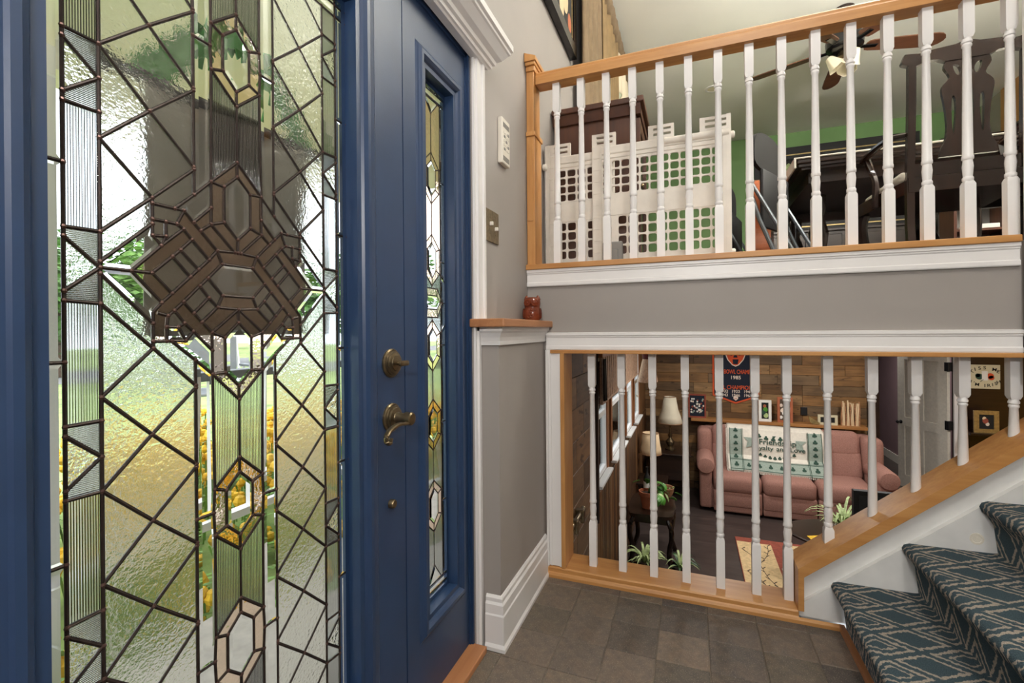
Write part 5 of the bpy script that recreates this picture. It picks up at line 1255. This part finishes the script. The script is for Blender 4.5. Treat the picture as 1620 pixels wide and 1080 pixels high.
for i in range(len(arc)-1):
    p, q = Vector(arc[i]), Vector(arc[i+1]); d = (q-p).normalized(); nrm = Vector((0, -d.z, d.y))
    b.add([p-nrm*.02+Vector((.002, 0, 0)), q-nrm*.02+Vector((.002, 0, 0)), q+nrm*.02, p+nrm*.02], [(0, 1, 2, 3)]); mid = (p+q)/2
    for s in (-1, 1): b.add([p+nrm*.018*s, q+nrm*.018*s, mid+nrm*.034*s+Vector((.006*s, 0, 0))], [(0, 1, 2)])
o = b.build('green_garland', m['ribbon'], bn); md = o.modifiers.new('s', 'SOLIDIFY'); md.thickness = .003
B().tube([(-.80, .645, 1.64), (-.78, .645, 1.80), (-.755, .645, 1.87)], .002, 5).box(-.762, -.750, .635, .655, 1.85, 1.89).build('hook', m['black'], bn)
# flowers, trees
def leafcloud(pts, size, n, seed, flat=.0):
    rg = random.Random(seed); b = B()
    for _ in range(n):
        c, r = rg.choice(pts); d = Vector((rg.gauss(0, 1), rg.gauss(0, 1), rg.gauss(0, 1))).normalized()*r*rg.uniform(.55, 1.0)
        p = Vector(c)+d; q = Matrix.Rotation(rg.uniform(0, 6.28), 3, 'Z') @ Matrix.Rotation(rg.uniform(-1.3, 1.3), 3, 'X'); s = size*rg.uniform(.6, 1.3)
        b.add([p+q @ Vector(v) for v in ((-s, 0, 0), (0, -s*.5, 0), (s, 0, s*.15), (0, s*.5, 0))], [(0, 1, 2, 3)])
    return b
def tree(label, x, y, h, r, mt, seed):
    t = thing('tree', label, 'tree', (x, y, -.36), 0, 'trees beyond the lawn'); rg = random.Random(seed)
    B().tube([(x, y, -.36), (x+.1, y, h*.35), (x, y+.1, h*.62)], [r*.10, r*.07, r*.04], 8).build('trunk', m['bark'], t, True)
    pts = [((x+rg.uniform(-.55, .55)*r, y+rg.uniform(-.55, .55)*r, h*.42+rg.uniform(0, .55)*h), r*rg.uniform(.4, .6)) for _ in range(14)]
    leafcloud(pts, r*.085, 2600, seed).build('crown', m[mt], t)
for k, (x, y, h, r, mt) in enumerate(((-21, 5.5, 3.6, 2.2, 'tleaf'), (-22, 12.5, 4.4, 2.6, 'tleaf2'), (-17, 18.5, 4.2, 2.4, 'tleaf'), (-31, 20, 6.5, 3.6, 'tleaf'), (-40, 31, 8, 4.6, 'tleaf2'), (-38, 10, 6.5, 3.8, 'tleaf'), (-13, 27, 5, 2.8, 'tleaf2'), (-30, 42, 9, 5, 'tleaf'))):
    tree(['low dark tree left behind the porch post', 'light green tree at the middle of the lawn', 'dark tree right of the porch rail', 'tall dark tree across the street', 'large light green tree far across the street', 'broad dark tree far behind the lawn', 'light green tree seen through the sidelight', 'biggest dark tree at the horizon'][k], x, y, h, r, mt, 40+k)
rg = random.Random(77); b = B(); bl = B()
for k in range(1500):
    x, y = -1.85-rg.random()*3.2, .2+rg.random()*6.2; y += .3*(abs(x+2.3) < .16 and (abs(y-1.06) < .16 or abs(y-3.25) < .16)); h = rg.uniform(.15, .34) if x > -2.6 else rg.uniform(.25, .62)
    b.tube([(x, y, -.36), (x+rg.uniform(-.06, .06), y+rg.uniform(-.06, .06), -.36+h)], .006, 3)
    for j in range(4):
        p = Vector((x+rg.uniform(-.06, .06), y+rg.uniform(-.06, .06), -.36+h*rg.uniform(.3, .9))); s = .05
        b.add([p+Vector((-s, 0, 0)), p+Vector((0, -s*.4, .01)), p+Vector((s, 0, .03)), p+Vector((0, s*.4, .01))], [(0, 1, 2, 3)])
    if rg.random() < (.25 if x > -2.5 else .75):
        for j in range(4): bl.ball((x+rg.uniform(-.05, .05), y+rg.uniform(-.05, .05), -.36+h+rg.uniform(-.06, .02)), rg.uniform(.022, .042), 6, 4)
fbd = thing('flower_bed', 'bed of yellow flowers and green leaves beyond the porch', 'flower bed', (-3.4, 2.6, -.36)); fbd['kind'] = 'stuff'
b.build('foliage', m['tleaf2'], fbd); bl.build('blossoms', m['bloom'], fbd)

# ================================================================ LAMPS: ENTRY FIXTURE, AND ADDED ONES
def disc_light(name, loc, power, size, col=(1, .97, .93)):
    d = bpy.data.lights.new(name, 'AREA'); d.shape = 'DISK'; d.size = size; d.energy = power; d.color = col
    o = bpy.data.objects.new(name, d); COL.objects.link(o); o.location = loc; return o
glow = emit('lamp_glow', (255, 240, 214), 3.0)
def can(x, y, z, power, label):
    t = thing('recessed_light', label, 'ceiling light', (x, y, z-.012), 0, 'recessed ceiling lights')
    B().lathe([(.085, z-.001), (.085, z-.008), (.062, z-.010), (.060, z-.001)], (x, y, 0), 24).build('trim_ring', m['white'], t, True)
    B().lathe([(.060, z-.003), (.060, z-.006)], (x, y, 0), 20).build('lens', glow if power else m['frost'], t)
    if power: disc_light('added_can_lamp', (x, y, z-.014), power, .12)
can(.262, 5.742, CZ, 0, 'recessed ceiling light in the white ceiling left of the fan')
tl = thing('added_uplight', 'added unseen brass uplighter that brightens the upper ceiling', 'lamp', (1.80, 2.45, UF))  # added uplighter outside the view, brightens the upper ceiling by bounce
B().lathe([(.14, UF), (.14, UF+.02), (.03, UF+.04), (.012, UF+.06), (.012, UF+1.55), (.03, UF+1.58)], (1.80, 2.45, 0), 20).build('pole', m['brass'], tl, True)
o = B().lathe([(.03, UF+1.58), (.12, UF+1.62), (.19, UF+1.70), (.18, UF+1.70), (.11, UF+1.63), (.02, UF+1.60)], (1.80, 2.45, 0), 24).build('bowl', m['frost'], tl, True)
ul_ = disc_light('added_uplight_bulb', (1.80, 2.45, UF+1.71), 330, .3); ul_.rotation_euler = (math.pi, 0, 0)
for k, (x, y) in enumerate(((2.5, 3.2), (2.9, 2.7))): can(x, y, CZ, 40, ['added unseen ceiling light above the dining table end', 'added unseen ceiling light above the added uplighter'][k])  # added lit cans outside the view, extra light for the upper room
struct(B().box(-.66, 4.6, 2.10, 7.6, LC-.012, LC).build('ceiling_lower', m['ceil']), 'ceiling of the lower room')
for k, (x, y) in enumerate(((.2, 4.7), (1.9, 4.4), (.5, 6.1), (1.9, 6.1), (2.7, 9.0), (3.6, 6.4))): can(x, y, LC-.012, 22 if k == 4 else 18, ['added unseen lower ceiling light near the sill', 'added unseen lower ceiling light over the television', 'added unseen lower ceiling light over the rug', 'added unseen lower ceiling light before the sofa', 'added unseen ceiling light of the mauve hallway', 'added unseen lower ceiling light near the sign'][k])  # added lit cans, hidden above the opening, to brighten lower room and hallway
en = thing('entry_light', 'three-bulb ceiling fixture above the landing', 'ceiling light', (.45, -.1, 3.55))
B().lathe([(.16, CZ-.001), (.16, CZ-.03), (.05, CZ-.05), (.02, CZ-.055), (.02, CZ-.14), (.05, CZ-.16), (.01, CZ-.18)][::-1], (.45, -.1, 0), 24).build('canopy', m['brass'], en, True)
for k in range(3):
    a = math.radians(30+120*k); p = Vector((.45+.14*math.cos(a), -.1+.14*math.sin(a), CZ-.19)); B().ball(p, .035, 14, 8).build('bulb', glow, en, True); B().tube([(.45, -.1, CZ-.15), p], .008, 6).build('arm', m['brass'], en)
pl_ = bpy.data.lights.new('entry_lamp', 'POINT'); pl_.energy = 84; pl_.shadow_soft_size = .16; pl_.color = (1, .97, .93)
po_ = bpy.data.objects.new('entry_lamp', pl_); COL.objects.link(po_); po_.location = (.45, -.1, CZ-.42)

ws = thing('added_sconce', 'added unseen globe lamp behind the landing that lights it from the front', 'lamp', (.15, -1.0, 1.75))  # added lamp behind the camera, frontal light for the lower balusters
B().lathe([(.05, -.999), (.05, -.985), (.02, -.975), (.012, -.90)], (.15, 0, 1.75), 16, 'Y').build('back_plate', m['brass'], ws, True)
B().lathe([(.03, 1.66), (.06, 1.69), (.075, 1.74), (.06, 1.80), (.03, 1.83)], (.15, -.90, 0), 20).build('globe', glow, ws, True)
for nm, loc, pw in (('added_sconce_lamp', (.15, -.80, 1.75), 76),):
    d = bpy.data.lights.new(nm, 'POINT'); d.energy = pw; d.shadow_soft_size = .12; d.color = (1, .97, .94)
    o = bpy.data.objects.new(nm, d); COL.objects.link(o); o.location = loc
